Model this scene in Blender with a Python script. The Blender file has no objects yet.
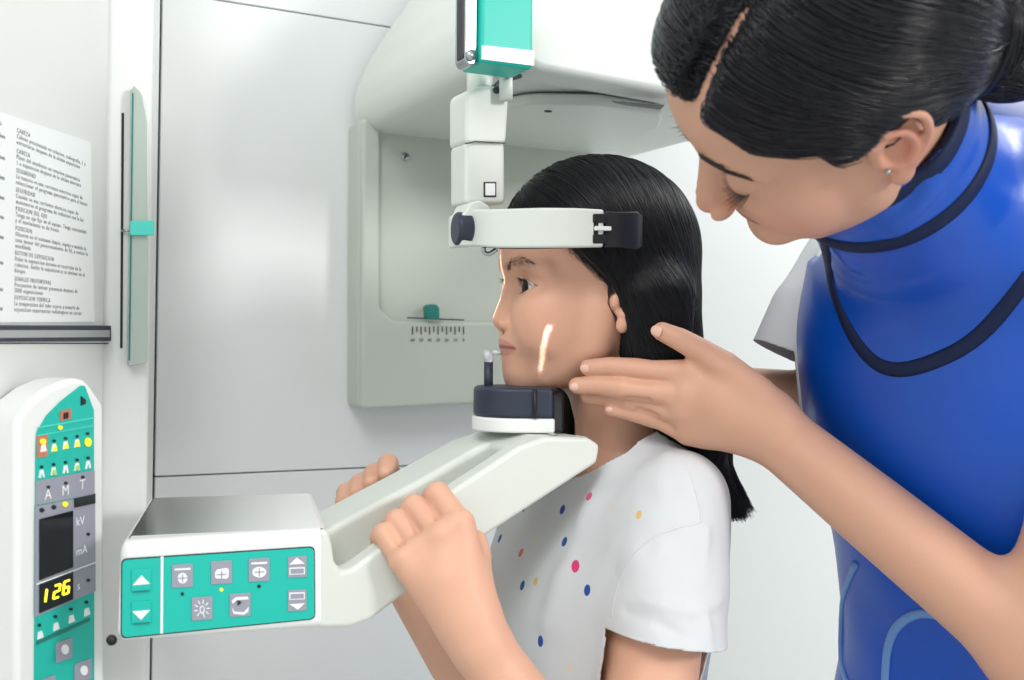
import bpy, bmesh, math, random
import numpy as np
from mathutils import Vector, Matrix
from mathutils.bvhtree import BVHTree

# ------------------------------------------------------------------ camera, world, lights, exposure
SC = bpy.context.scene
COL = SC.collection
F, CZ, ROLL = 1050.0, 1.22, math.radians(0.9)
cam_data = bpy.data.cameras.new('camera')
cam = bpy.data.objects.new('camera', cam_data); COL.objects.link(cam)
cam_data.sensor_width = 36.0; cam_data.lens = F / 1024 * 36
cam_data.clip_start = 0.02
cam.location = (0, 0, CZ)
cam.rotation_euler = (Matrix.Rotation(math.pi/2, 3, 'X') @ Matrix.Rotation(ROLL, 3, 'Z')).to_euler()
cam_data.dof.use_dof = True; cam_data.dof.focus_distance = 0.92; cam_data.dof.aperture_fstop = 8.0
SC.camera = cam
SC.view_settings.view_transform = 'Standard'; SC.view_settings.look = 'None'
SC.view_settings.gamma = 1.0; SC.view_settings.use_curve_mapping = False
SC.view_settings.exposure = -0.07

w = bpy.data.worlds.new('world'); SC.world = w; w.use_nodes = True
bg = w.node_tree.nodes['Background']
bg.inputs['Color'].default_value = (0.975, 0.99, 0.985, 1); bg.inputs['Strength'].default_value = 0.96

def area(name, loc, target, size, power, color=(1, 1, 1), size_y=None):
    d = bpy.data.lights.new(name, 'AREA'); d.energy = power; d.color = color
    d.shape = 'RECTANGLE'; d.size = size; d.size_y = size_y or size
    o = bpy.data.objects.new(name, d); COL.objects.link(o); o.location = loc
    o.rotation_euler = (Vector(target) - Vector(loc)).to_track_quat('-Z', 'Y').to_euler()
    return o
area('window_light', (2.1, -0.60, CZ + 0.80), (-0.1, 1.1, CZ + .1), 0.42, 30, (1, 0.985, 0.96))
area('wall_fill_light', (-0.38, -0.50, CZ + 1.25), (-0.26, 1.1, CZ + 0.05), 0.7, 17, (1, 1, 1))  # unseen fill lamp, added to brighten the boarded wall and the arm top
area('right_wall_fill', (1.6, 1.6, CZ + 1.4), (1.0, 2.2, CZ), 0.8, 22, (1, 1, 1))  # added fill without a visible source, lifts the far right wall

# ------------------------------------------------------------------ helpers
def V(*a): return Vector(a)
def P(px, py, Y):
    """point seen at photograph pixel (px,py) standing Y metres in front of the camera"""
    dx, dy = px - 512, 340 - py
    sx = dx*math.cos(ROLL) - dy*math.sin(ROLL); sy = dx*math.sin(ROLL) + dy*math.cos(ROLL)
    return Vector((sx/F*Y, Y, sy/F*Y + CZ))
def PP(px, py, plane):
    o, n = plane; d = P(px, py, 1.0) - Vector((0, 0, CZ)); c = Vector((0, 0, CZ))
    t = (o - c).dot(n) / d.dot(n)
    return c + d*t
TH = math.radians(27)
U = Vector((math.cos(TH), math.sin(TH), 0)); VV = Vector((math.sin(TH), -math.cos(TH), 0)); Z = Vector((0, 0, 1))

def mat(name, col, rough=0.5, metal=0.0, bump=0.0, bscale=200.0, coat=0.0, spec=0.5, sss=0.0, sssr=(1, .35, .2), trans=0.0, attr=None, emit=None, var=0.0):
    m = bpy.data.materials.new(name); m.use_nodes = True
    nt = m.node_tree; b = nt.nodes['Principled BSDF']
    b.inputs['Base Color'].default_value = (*col, 1); b.inputs['Roughness'].default_value = rough
    b.inputs['Metallic'].default_value = metal; b.inputs['Specular IOR Level'].default_value = spec
    b.inputs['Coat Weight'].default_value = coat; b.inputs['Transmission Weight'].default_value = trans
    if sss:
        b.inputs['Subsurface Weight'].default_value = sss; b.inputs['Subsurface Radius'].default_value = sssr
        b.inputs['Subsurface Scale'].default_value = 0.006
    tc = nt.nodes.new('ShaderNodeTexCoord')
    src = None
    if attr:
        a = nt.nodes.new('ShaderNodeAttribute'); a.attribute_name = attr; src = a.outputs['Color']
    if var:
        nz = nt.nodes.new('ShaderNodeTexNoise'); nz.inputs['Scale'].default_value = 14; nz.inputs['Detail'].default_value = 4
        nt.links.new(tc.outputs['Object'], nz.inputs['Vector'])
        mp = nt.nodes.new('ShaderNodeMapRange'); mp.inputs['To Min'].default_value = 1 - var; mp.inputs['To Max'].default_value = 1 + var
        nt.links.new(nz.outputs['Fac'], mp.inputs['Value'])
        mx = nt.nodes.new('ShaderNodeVectorMath'); mx.operation = 'SCALE'
        if src is None: mx.inputs[0].default_value = col
        else: nt.links.new(src, mx.inputs[0])
        nt.links.new(mp.outputs['Result'], mx.inputs['Scale']); src = mx.outputs['Vector']
    if src is not None: nt.links.new(src, b.inputs['Base Color'])
    if bump:
        n = nt.nodes.new('ShaderNodeTexNoise'); n.inputs['Scale'].default_value = bscale; n.inputs['Detail'].default_value = 3
        nt.links.new(tc.outputs['Object'], n.inputs['Vector'])
        bp = nt.nodes.new('ShaderNodeBump'); bp.inputs['Strength'].default_value = bump; bp.inputs['Distance'].default_value = 0.001
        nt.links.new(n.outputs['Fac'], bp.inputs['Height']); nt.links.new(bp.outputs['Normal'], b.inputs['Normal'])
    if emit:
        b.inputs['Emission Color'].default_value = (*emit[0], 1); b.inputs['Emission Strength'].default_value = emit[1]
    return m

def s(r, g, b):
    f = lambda c: (c/255/12.92 if c/255 <= 0.04045 else ((c/255 + .055)/1.055)**2.4)
    return (f(r), f(g), f(b))

M = {}
M['wall'] = mat('wall_paint', s(226, 230, 229), 0.6, bump=0.05, bscale=90, var=0.012)
M['board'] = mat('wall_board', s(233, 236, 236), 0.55, bump=0.05, bscale=60, var=0.012)
M['floor'] = mat('floor_vinyl', s(190, 192, 190), 0.4, bump=0.1, bscale=40, var=0.05)
M['dark'] = mat('dark_gap', s(60, 66, 68), 0.8, bump=0.02)
M['plastic'] = mat('machine_plastic', s(213, 218, 211), 0.42, bump=0.06, bscale=700, var=0.01)
M['plastic_white'] = mat('machine_plastic_white', s(231, 233, 231), 0.38, bump=0.04, bscale=700, var=0.01)
M['plastic_sage'] = mat('machine_plastic_sage', s(190, 197, 187), 0.5, bump=0.1, bscale=700, var=0.015)
M['navy'] = mat('dark_navy_plastic', s(38, 46, 64), 0.45, bump=0.05, bscale=500)
M['black'] = mat('black_plastic', s(22, 24, 30), 0.45, bump=0.05, bscale=500)
M['teal'] = mat('teal_foil', s(8, 184, 168), 0.4, bump=0.02, bscale=300, var=0.02)
M['teal_dark'] = mat('teal_dark_edge', s(14, 120, 110), 0.4, bump=0.02)
M['mint'] = mat('mint_plastic', s(80, 214, 198), 0.4, bump=0.02)
M['key'] = mat('grey_key', s(150, 152, 166), 0.5, bump=0.02)
M['white'] = mat('white_print', s(236, 240, 240), 0.5, bump=0.01)
M['yellow'] = mat('yellow_lamp', s(232, 222, 40), 0.4, emit=((1.0, 0.85, 0.05), 0.35))
M['green'] = mat('lime_print', s(170, 214, 120), 0.5, bump=0.01)
M['red'] = mat('red_print', s(190, 120, 96), 0.5, bump=0.01)
M['digit'] = mat('display_digit', s(250, 225, 30), 0.4, emit=((1.0, 0.80, 0.05), 1.6))
M['screen'] = mat('display_glass', s(14, 18, 26), 0.12, bump=0.0, var=0.02)
M['metal'] = mat('brushed_metal', s(176, 184, 186), 0.25, metal=0.9, bump=0.02)
M['paper'] = mat('paper', s(234, 238, 238), 0.7, bump=0.03, bscale=300)
M['ink'] = mat('black_ink', s(40, 44, 48), 0.8); M['ink2'] = mat('printed_ink', s(84, 88, 92), 0.8)
M['cab'] = mat('cabinet_paint', s(221, 224, 222), 0.45, bump=0.04, bscale=400, var=.01)
M['plate'] = mat('grey_green_plate', s(176, 190, 180), 0.25, bump=0.02, coat=0.3)
M['clear'] = mat('clear_plastic', (0.86, 0.9, 0.92), 0.12, trans=0.55, spec=0.5)

def empty(name, loc, label, cat, group=None, parent=None):
    o = bpy.data.objects.new(name, None); COL.objects.link(o); o.location = loc
    o.empty_display_size = 0.05
    if label: o['label'] = label
    if cat: o['category'] = cat
    if group: o['group'] = group
    return o
def shallow(p):
    while p.parent is not None and p.parent.parent is not None: p = p.parent
    return p
def adopt(o, parent):
    if parent is None: return o
    parent = shallow(parent)   # thing > part > sub-part, never deeper; mesh parents sit at the world origin
    o.parent = parent
    if parent.type == 'EMPTY': o.matrix_parent_inverse = Matrix.Translation(-parent.location)
    return o
def link(name, me, m=None, parent=None, smooth=True, kind=None, label=None):
    o = bpy.data.objects.new(name, me); COL.objects.link(o)
    if m is not None:
        me.materials.clear(); me.materials.append(M[m] if isinstance(m, str) else m)
    if smooth and hasattr(me, 'polygons'):
        me.polygons.foreach_set('use_smooth', [True]*len(me.polygons))
    adopt(o, parent)
    if kind: o['kind'] = kind
    if label: o['label'] = label
    return o
def bevel(o, wd, seg=3):
    b = o.modifiers.new('bevel', 'BEVEL'); b.width = wd; b.segments = seg; b.limit_method = 'ANGLE'; b.angle_limit = math.radians(35)
    b.harden_normals = True
    return o
def prism_bm(bm, pts, ext):
    vs = [bm.verts.new(p) for p in pts]; ve = [bm.verts.new(Vector(p) + ext) for p in pts]
    n = len(pts)
    bm.faces.new(vs); bm.faces.new(ve[::-1])
    for i in range(n): bm.faces.new((vs[i], ve[i], ve[(i+1) % n], vs[(i+1) % n]))
def fin(bm, name):
    bmesh.ops.recalc_face_normals(bm, faces=bm.faces)
    me = bpy.data.meshes.new(name); bm.to_mesh(me); bm.free(); return me
def prism(name, pts, ext, m, parent=None, bv=0.0, seg=3, kind=None, label=None):
    bm = bmesh.new(); prism_bm(bm, pts, Vector(ext)); o = link(name, fin(bm, name), m, parent, smooth=bv > 0, kind=kind, label=label)
    if bv: bevel(o, bv, seg)
    return o
def prisms(name, plist, m, parent=None, bv=0.0, kind=None, label=None):
    bm = bmesh.new()
    for pts, ext in plist: prism_bm(bm, pts, Vector(ext))
    o = link(name, fin(bm, name), m, parent, smooth=bv > 0, kind=kind, label=label)
    if bv: bevel(o, bv, 2)
    return o
def rpoly(pts, r, n=5):
    """round the corners of a polygon given as 2-d pixel points"""
    out = []; k = len(pts)
    for i in range(k):
        a, b, c = np.array(pts[i-1], float), np.array(pts[i], float), np.array(pts[(i+1) % k], float)
        rr = min(r, .45*np.linalg.norm(a-b), .45*np.linalg.norm(c-b))
        p0 = b + (a-b)/np.linalg.norm(a-b)*rr; p1 = b + (c-b)/np.linalg.norm(c-b)*rr
        for j in range(n+1):
            t = j/n; q = (1-t)**2*p0 + 2*t*(1-t)*b + t*t*p1; out.append((q[0], q[1]))
    return out
def onp(pts, plane, lift=0.0):
    return [PP(x, y, plane) + plane[1]*lift for x, y in pts]
def circ(cx, cy, r, n=16, ry=None):
    return [(cx + r*math.cos(2*math.pi*i/n), cy + (ry or r)*math.sin(2*math.pi*i/n)) for i in range(n)]
def tube_bm(bm, pts, rad, n=10, caps=True):
    pts = [Vector(p) for p in pts]; rad = rad if hasattr(rad, '__len__') else [rad]*len(pts)
    prev = None; rings = []
    for i, p in enumerate(pts):
        t = (pts[min(i+1, len(pts)-1)] - pts[max(i-1, 0)]).normalized()
        if prev is None:
            a = t.orthogonal().normalized()
        else:
            a = (prev - t*prev.dot(t)).normalized()
        prev = a; b = t.cross(a)
        rings.append([bm.verts.new(p + (a*math.cos(2*math.pi*j/n) + b*math.sin(2*math.pi*j/n))*rad[i]) for j in range(n)])
    for q in range(len(rings)-1):
        for j in range(n): bm.faces.new((rings[q][j], rings[q][(j+1) % n], rings[q+1][(j+1) % n], rings[q+1][j]))
    if caps: bm.faces.new(rings[0][::-1]); bm.faces.new(rings[-1])
def tube(name, pts, rad, m, parent=None, n=12, bv=0, label=None):
    bm = bmesh.new(); tube_bm(bm, pts, rad, n); o = link(name, fin(bm, name), m, parent, label=label)
    if bv: bevel(o, bv, 2)
    return o
def smoothline(pts, n=8):
    """Catmull-Rom through the given 3-d points"""
    p = [np.array(q, float) for q in pts]; p = [2*p[0]-p[1]] + p + [2*p[-1]-p[-2]]; out = []
    for i in range(1, len(p)-2):
        for j in range(n):
            t = j/n
            out.append(.5*((2*p[i]) + (p[i+1]-p[i-1])*t + (2*p[i-1]-5*p[i]+4*p[i+1]-p[i+2])*t*t + (3*p[i]-p[i-1]-3*p[i+1]+p[i+2])*t**3))
    out.append(p[-2]); return [Vector(q) for q in out]
def text(name, body, pos, right, up, size, m, parent=None, align='LEFT', ls=1.0, sc=1.0):
    cu = bpy.data.curves.new(name, 'FONT'); cu.body = body; cu.size = size; cu.align_x = align; cu.space_line = ls; cu.space_character = sc
    cu.extrude = 0.00008; cu.resolution_u = 2
    right = Vector(right).normalized(); n = right.cross(Vector(up)).normalized(); up = n.cross(right)
    tmp = bpy.data.objects.new(name, cu); COL.objects.link(tmp)
    bpy.context.view_layer.update()
    me = bpy.data.meshes.new_from_object(tmp.evaluated_get(bpy.context.evaluated_depsgraph_get()))
    bpy.data.objects.remove(tmp); bpy.data.curves.remove(cu)
    right = Vector(right).normalized(); n = right.cross(Vector(up)).normalized(); up = n.cross(right)
    mt = Matrix((right, up, n)).transposed().to_4x4(); mt.translation = Vector(pos)
    me.transform(mt)
    return link(name, me, m, parent, smooth=False)
# ------------------------------------------------------------------ the room
FL = 0.0
prism('floor', [V(-2, -1.5, 0), V(3.6, -1.5, 0), V(3.6, 4.0, 0), V(-2, 4.0, 0)], (0, 0, -0.05), 'floor', kind='structure')
prism('wall_right', [V(-0.6, 2.15, 0), V(3.5, 2.15, 0), V(3.5, 2.15, 2.7), V(-0.6, 2.15, 2.7)], (0, 0.1, 0), 'wall', kind='structure')
WP = (P(155, 340, 1.2), VV)                      # face of the boarded wall behind the machine
wo = WP[0]
def wall_pt(a, z): return wo + U*a + Z*(z - wo.z)
def a_of(px, py): return (PP(px, py, WP) - wo).dot(U)
a0 = a_of(156, 240); zb = PP(250, 471.5, WP).z; zt = PP(300, 16, WP).z
prism('wall_back', [wall_pt(-0.9, 0), wall_pt(0.62, 0), wall_pt(0.62, 2.6), wall_pt(-0.9, 2.6)], -VV*0.05, 'dark', kind='structure')
# boards in front of the dark backing, 1.5 mm joints between them
for k, (p, q, z0, z1) in enumerate([(-0.9, a0-.0012, 0.002, 2.6), (a0+.0012, 0.619, 0.002, zb-.0008), (a0+.0012, 0.619, zb+.0008, zt-.0008), (a0+.0012, 0.619, zt+.0008, 2.6)]):
    prism('trim_%d' % (k+1), [wall_pt(p, z0), wall_pt(q, z0), wall_pt(q, z1), wall_pt(p, z1)], VV*0.012, 'board', bv=0.0012, seg=2, kind='structure')

# ------------------------------------------------------------------ the panoramic dental x-ray unit
unit = empty('dental_xray_unit', (-0.30, 1.15, 0), 'white and sage panoramic dental x-ray machine with teal button panels and a chin rest', 'x-ray machine')
mc = V(-0.36, 0.936, 0)
fx = -0.36
# column and side cabinet
c1 = V(fx, 0.936, 0) + U*0.036
col_fp = [V(fx, 0.936, 0), c1, c1 - VV*0.2, V(fx, 0.936, 0) - U*0.25 - VV*0.2, V(fx, 0.936, 0) - U*0.25]
prism('column', [p + Z*0.002 for p in col_fp], Z*2.25, 'plastic_white', unit, bv=0.006)
cab = prism('side_cabinet', [V(fx, 0.2, 0.002), V(fx, 0.928, 0.002), V(fx-.22, 0.928, 0.002), V(fx-.22, 0.2, 0.002)], Z*2.2, 'cab', unit, bv=0.004)
FA = (V(fx, 0.6, 1), V(1, 0, 0))
# holder bar under the notice and the joint below it
hb = prism('notice_holder', onp([(-40, 325), (107, 325.5), (107, 341), (-40, 342)], FA), (0.004, 0, 0), M['navy'], unit, bv=0.001)
prism('holder_cover', onp([(-38, 330), (104, 330), (104, 337), (-38, 338)], FA, 0.004), (0.001, 0, 0), 'clear', hb)
prism('joint_line', onp([(-40, 343), (108, 343), (108, 344), (-40, 344)], FA), (0.0004, 0, 0), 'dark', unit)
# slotted plate on the column front
FB = (mc.copy() + Z*1.2, VV)
prism('slot', onp([(121.5, 113), (124, 113), (122.5, 348), (120, 348)], FB), VV*0.0006, 'black', unit)
pl = prism('guide_plate', onp(rpoly([(132, 88), (140, 96), (145, 125), (146, 362), (127, 366), (126.5, 358), (130.5, 92)], 4), FB), VV*0.012, 'plate', unit, bv=0.002)
prism('edge_strip', onp([(130.2, 96), (131.8, 96), (128.2, 360), (126.6, 360)], FB, 0.0121), VV*0.0008, 'teal_dark', pl)
prism('slider_tab', onp(rpoly([(128, 222.5), (152, 222), (152, 236.5), (128, 237)], 1.5), FB, 0.0122), VV*0.004, 'mint', pl, bv=0.0008)
tube('slider_pin', [PP(121, 231, FB) + VV*.002, PP(129, 231, FB) + VV*.006], 0.0012, 'metal', pl)

# ---- operating panel on the side cabinet
n1 = Vector((0.964, -0.268, 0)).normalized(); CPn = n1
CP = (P(64, 520, 0.76), CPn)
outer = [(17, 760), (17, 425), (19, 416), (30, 402), (48, 388), (66, 380), (78, 378), (86, 380), (92, 386), (105, 405), (106, 760)]
cp = prism('control_panel', onp(outer, CP), -CPn*0.03, 'plastic_white', unit, bv=0.005)
teal = [(33, 755), (35, 445), (36, 432), (46, 415), (60, 401), (80, 385.5), (84, 386), (93, 410), (93.5, 755)]
tf = prism('teal_foil', onp(teal, CP, 0.0003), CPn*0.0006, 'teal', cp)
L1 = 0.0010
def cpq(name, pts, m, par=tf, lift=L1, th=0.0006):
    return prism(name, onp(pts, CP, lift), CPn*th, m, par)
cpq('divider_line', [(36, 427), (93, 417), (93, 418.3), (36, 428.3)], 'mint')
cpq('divider_line', [(36, 435), (93, 425), (93, 426), (36, 436)], 'mint')
cpq('programme_lamp', circ(58, 427.5, 2.2, 12), 'yellow', lift=.0016)
cpq('photo_icon', [(58.5, 411), (69.5, 408.5), (69.5, 418.5), (58.5, 421)], 'red')
cpq('icon_patch', [(61.5, 413), (66, 412), (66, 418), (61.5, 419)], 'black', lift=.0016)  # small black patch on the red icon
cpq('arrow_icon', [(79.5, 396), (84.5, 400), (84, 404), (79.5, 405.5)], 'black')
key0 = cpq('selected_key', [(35.5, 436), (46, 434), (46, 456), (35.5, 458)], 'red')
prisms('patient_icon', [(onp([(38, 452), (39, 445), (43, 444), (44.5, 451)], CP, .0017), CPn*.0004)], 'white', key0)
cpq('key_lamp', circ(40.5, 441.5, 3, 12), 'yellow', lift=.0018)
def figure(x, y, body, dot=True, sc=1.0):
    a = [(x-2.8*sc, y+6*sc), (x-1.6*sc, y-2*sc), (x+1.6*sc, y-2.6*sc), (x+3.0*sc, y+5*sc), (x+1.3*sc, y+5.4*sc), (x+.2*sc, y+.6*sc), (x-1.1*sc, y+5.8*sc)]
    cpq('patient_icon', a, 'white')
    if body: cpq('patient_icon', [(x-2, y+5.2), (x-1.2, y+.5), (x+1.4, y), (x+2.2, y+4.6)], body, lift=.0017)
    if dot: cpq('key_dot', circ(x, y-5.2*sc, 1.5, 10), 'black', lift=.0012)
for (x, y, b) in [(52.5, 446, 'yellow'), (64, 443.5, 'yellow'), (75.5, 441.5, 'yellow'), (40, 472, None), (52, 469.5, 'green'), (64, 467.5, None), (75.5, 465, 'green'), (86.5, 463, None)]:
    figure(x, y, b)
cpq('programme_lamp', circ(86, 442, 3.4, 14, 4.6), 'yellow', lift=.0016); cpq('key_dot', circ(86, 433.5, 1.5, 10), 'black', lift=.0012)
gs = cpq('grey_strip', [(34.5, 481), (93, 470), (93, 494), (34.5, 505)], 'key')
lilac = cpq('grey_field', [(34, 506), (93.3, 495), (93.8, 591), (33.2, 617)], 'key')
for (x, ch, y) in [(46, 'A', 499), (63.5, 'M', 495), (80.5, 'T', 489)]:
    cpq('key_dot', circ(x, y-12, 1.6, 10), 'black', lift=.0018)
    text('key_letter', ch, PP(x, y, CP) + CPn*.0018, PP(93, 470, CP) - PP(34.5, 481, CP), Z, 0.0105, 'white', gs, 'CENTER')
for x, y in [(39.5, 510), (51.5, 507)]: cpq('key_dot', circ(x, y, 2.2, 10), 'black', lilac, .0018)
cpq('programme_lamp', circ(62.5, 504, 2.8, 12), 'yellow', lilac, .0020)
cpq('dark_window', [(72, 498.5), (92.8, 493.5), (92.8, 503), (72, 507.5)], 'screen', lilac, .0018)
dsp = cpq('display', [(37, 519), (70.5, 510.5), (70.5, 567), (37, 580)], 'screen', tf, .0018)
dsp2 = cpq('display', [(37, 583.5), (70.5, 571), (70.5, 599), (37, 613)], 'screen', tf, .0018)
# readout 126 in seven-segment strokes
def seg_digit(x, y, ch, dsl=0.33):
    W_, H_ = 5.4, 7.2; t = 1.0
    S = {'a': ((0, -2*H_/2), (W_, -2*H_/2)), 'b': ((W_, -H_), (W_, 0)), 'c': ((W_, 0), (W_, H_)), 'd': ((0, H_), (W_, H_)), 'e': ((0, 0), (0, H_)), 'f': ((0, -H_), (0, 0)), 'g': ((0, 0), (W_, 0))}
    for k in {'1': 'bc', '2': 'abged', '6': 'afgedc'}[ch]:
        (x0, y0), (x1, y1) = S[k]
        q = lambda a, b_: (x + a + -.12*b_, y + b_ - dsl*a)
        p0, p1 = q(x0, y0*.9), q(x1, y1*.9)
        if abs(x1-x0) > 1: pts = [(p0[0], p0[1]-t), (p1[0], p1[1]-t), (p1[0], p1[1]+t), (p0[0], p0[1]+t)]
        else: pts = [(p0[0]-t, p0[1]), (p0[0]+t, p0[1]), (p1[0]+t, p1[1]), (p1[0]-t, p1[1])]
        segs.append((onp(pts, CP, .0025), CPn*.0004))
segs = []; seg_digit(37.5, 597, '1'); seg_digit(51, 592, '2'); seg_digit(60.5, 588, '6')
prisms('readout_digits', segs, 'digit', dsp2)
R_ = PP(93, 560, CP) - PP(70, 568, CP)
for (t_, x, y) in [('kV', 74, 526), ('mA', 74, 556), ('s', 75, 590)]:
    text('unit_text', t_, PP(x, y, CP) + CPn*.0018, R_, Z, 0.0088, 'white', lilac)
for x, y in [(86, 534), (86, 580)]: cpq('key_dot', circ(x, y, 1.6, 10), 'black', lilac, .0018)
cpq('divider_line', [(34, 583.5), (93.5, 561.5), (93.5, 562.5), (34, 584.8)], 'white', lilac, .0019)
for (x, y) in [(38.5, 635), (54.5, 626.5), (70, 619), (85.5, 612)]:
    cpq('figure_icon', [(x-2.6, y+4.5), (x-2, y-3), (x+1.6, y-4.6), (x+3.4, y+2)], 'white'); cpq('key_dot', circ(x-.5, y-10, 1.7, 10), 'black')
cpq('ledge', [(35, 641), (88, 618), (88, 621), (35, 645)], 'teal_dark')
for (x, y, w_) in [(62, 649, 8), (81, 670, 8.5), (46, 686, 7)]:
    k_ = prism('key_button', onp([(x-w_, y-9+w_*.35), (x+w_, y-9-w_*.35), (x+w_, y+11-w_*.35), (x-w_, y+11+w_*.35)], CP, .0010), CPn*.0012, 'key', tf, bv=.0004)
    cpq('key_symbol', circ(x, y, 3.6, 14, 5), 'white', k_, .0024)
prism('side_handle', onp([(4, 760), (6, 620), (9, 615), (14, 625), (17, 660), (17, 760)], CP, -0.018), -CPn*0.012, 'plastic_white', unit, bv=.004)

# ---- notice sheet on the cabinet
nf = (V(fx + 0.0006, 0.6, 1), V(1, 0, 0))
NB = [(-60, 92), (90, 142), (94, 322), (-60, 323)]
notice = prism('paper_notice', onp(NB, nf), (0.0006, 0, 0), 'paper')
notice['label'] = 'white paper notice with printed paragraphs fixed to the machine side above the dark bar'; notice['category'] = 'notice'
blocks = [(158, 'CABEZA\nCabeza posicionada en oclusion, radiografia, 1 a\nestructuras despues de la ultima exposicion'),
 (193, 'CABEZA\nPlano del antebrazo en rotacion panoramica\n1 a exposicion despues de la ultima abertura'),
 (226, 'SEGURIDAD\nLa tensora es una corriente electrica capaz de\nseleccionar el programa panoramico para el hueso'),
 (259, 'SEGURIDAD\nCuando se usa corriente electrica capaz de\nmantenerse el programa de radiacion con la luz'),
 (291, 'POSICION DEL OJO\nTenga un ojo fijo en el equipo. Tenga continuidad\ny el movimiento es de frente'),
 (324, 'POSICION\nObserve en el volumen limpio, espejo a medida la\nzona menor del posicionamiento de 50, a revisar la\nmandibula'),
 (366, 'BOTON DE EXPOSICION\nPulse la exposicion durante el recorrido de la\nrotacion. Suelte la exposicion si se detiene en el\nbloque'),
 (410, 'SENALES PREVENTIVAS\nPrecaucion de ionizar presencia despues de\n2000 exposiciones'),
 (442, 'EXPOSICION TERMICA\nLa temperatura del tubo espera a tomarlo de\nexposicion experiencias radiologicas en cursos')]
p0 = PP(16, 132, nf); 
ytop = P(16, 132, p0.y).z; ybot = PP(12, 307, nf).z
for i, (yy, tx) in enumerate(blocks):
    zz = ytop + (ybot - ytop) * (yy - 158) / (455 - 158)
    text('printed_text', tx, V(nf[0].x + .0007, p0.y + .0, zz), (0, 1, 0), Z, 0.0046, 'ink2', notice, ls=0.92, sc=1.30)
    text('printed_text', ['1a', '2', '3', '4', '5', '6', '7', '8', '9'][i] + '\n\nLinea', V(nf[0].x + .0007, p0.y - 0.027, zz), (0, 1, 0), Z, 0.0046, 'ink2', notice, ls=0.92)
text('printed_text', '6501', PP(88, 318, nf) + V(.0001, 0, 0), Z, (0, -1, 0), 0.004, 'ink', notice)

# ---- positioning arm with the teal keypad
AP = (P(118, 590, 0.72), VV)
arm = prism('positioning_arm', onp([(120, 543), (130, 538), (328, 529), (328, 628), (116, 643)], AP), (-0.046, 0.186, 0), 'plastic_white', unit, bv=0.009, seg=4)
kp = prism('keypad_rim', onp(rpoly([(121, 558.5), (314.5, 546), (315, 619), (120.5, 638.5)], 6), AP, 0.0002), VV*0.0006, 'black', arm)
kf = prism('keypad_foil', onp(rpoly([(122.2, 559.8), (313.5, 547.2), (314, 618), (121.7, 637)], 5.5), AP, 0.0008), VV*0.0004, 'teal', kp)
kp = arm
def kq(name, pts, m, par=kf, lift=.0013, th=.0004): return prism(name, onp(pts, AP, lift), VV*th, m, par)
kq('divider_line', [(160.5, 556), (163, 556), (162.5, 633), (160, 633)], 'white')
for nm, yy, up in (('up_button', 580, True), ('down_button', 612, False)):
    b_ = prism(nm, onp(rpoly([(131, yy-10.5), (151, yy-12), (151, yy+10), (131, yy+11.5)], 2), AP, .0012), VV*.0012, 'teal', kf, bv=.0006)
    kq('arrow', [(132, yy+4.5), (141, yy-5.5), (149.5, yy+3)] if up else [(131.5, yy-1.5), (149.5, yy-3), (140.5, yy+7)], 'white', b_, .0025)
    kq('button_edge', [(133, yy+10.3), (149, yy+9.2), (149, yy+10.4), (133, yy+11.5)], 'teal_dark', b_, .0025)
def keyb(x, y, w_=10.5, h_=11.5):
    return prism('key_button', onp([(x-w_, y-h_+.5), (x+w_, y-h_-.7), (x+w_, y+h_-.7), (x-w_, y+h_+.5)], AP, .0012), VV*.0008, 'key', kf, bv=.0003)
def head_icon(k_, x, y, kind):
    pr = [([(x-8, y-7.5), (x+8, y-8.3), (x+8, y-6.4), (x-8, y-5.6)], .0021)] if kind != 2 else []
    if kind == 1: pr.append((circ(x, y+2, 5, 14, 5.4), .0021))
    if kind == 2: pr.append((rpoly([(x-6, y-3), (x+7, y-5), (x+7, y+6), (x-7, y+6)], 3), .0021))
    if kind == 3: pr.append((circ(x, y+2, 7, 14, 5.4), .0021))
    prisms('key_symbol', [(onp(p, AP, l), VV*.0003) for p, l in pr], 'white', k_)
    prisms('symbol_lines', [(onp([(x-5, y+1.6), (x+5, y+1), (x+5, y+2), (x-5, y+2.6)], AP, .0025), VV*.0002), (onp([(x-.5, y-2), (x+.5, y-2), (x+.5, y+6), (x-.5, y+6)], AP, .0025), VV*.0002)], 'key', k_)
for x, y, kd in [(182, 575.5, 1), (221, 572, 2), (258.5, 569.5, 3)]:
    head_icon(keyb(x, y), x, y, kd)
    kq('status_lamp', circ(x, y+18 - (x-182)*.02, 1.8, 12), 'yellow' if kd == 2 else 'black')
k_ = keyb(201.5, 608); rays = []
for i in range(9):
    a_ = math.pi*(.15 + i*.2125) + math.pi/2 + .17; cx, cy = 201.5, 608
    d_ = (math.cos(a_), math.sin(a_)); e_ = (-d_[1]*.5, d_[0]*.5)
    rays.append((onp([(cx+d_[0]*4.5+e_[0], cy+d_[1]*5+e_[1]), (cx+d_[0]*8+e_[0], cy+d_[1]*9+e_[1]), (cx+d_[0]*8-e_[0], cy+d_[1]*9-e_[1]), (cx+d_[0]*4.5-e_[0], cy+d_[1]*5-e_[1])], AP, .0021), VV*.0003))
rays.append((onp(circ(201.5, 609, 2.6, 12, 4.2), AP, .0021), VV*.0003)); prisms('key_symbol', rays, 'white', k_)
prisms('symbol_lines', [(onp(circ(201.5, 608.6, 1.5, 10, 3), AP, .0025), VV*.0002)], 'key', k_)
k_ = keyb(239.5, 604.5); prisms('key_symbol', [(onp([(231, 600), (235, 596.5), (247, 596), (248, 598.5), (236, 599.5), (232, 603)], AP, .0021), VV*.0003), (onp([(231, 606), (234, 611), (243, 611.5), (248, 606), (247.5, 611), (243, 614), (233, 613)], AP, .0021), VV*.0003)], 'white', k_)
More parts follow.
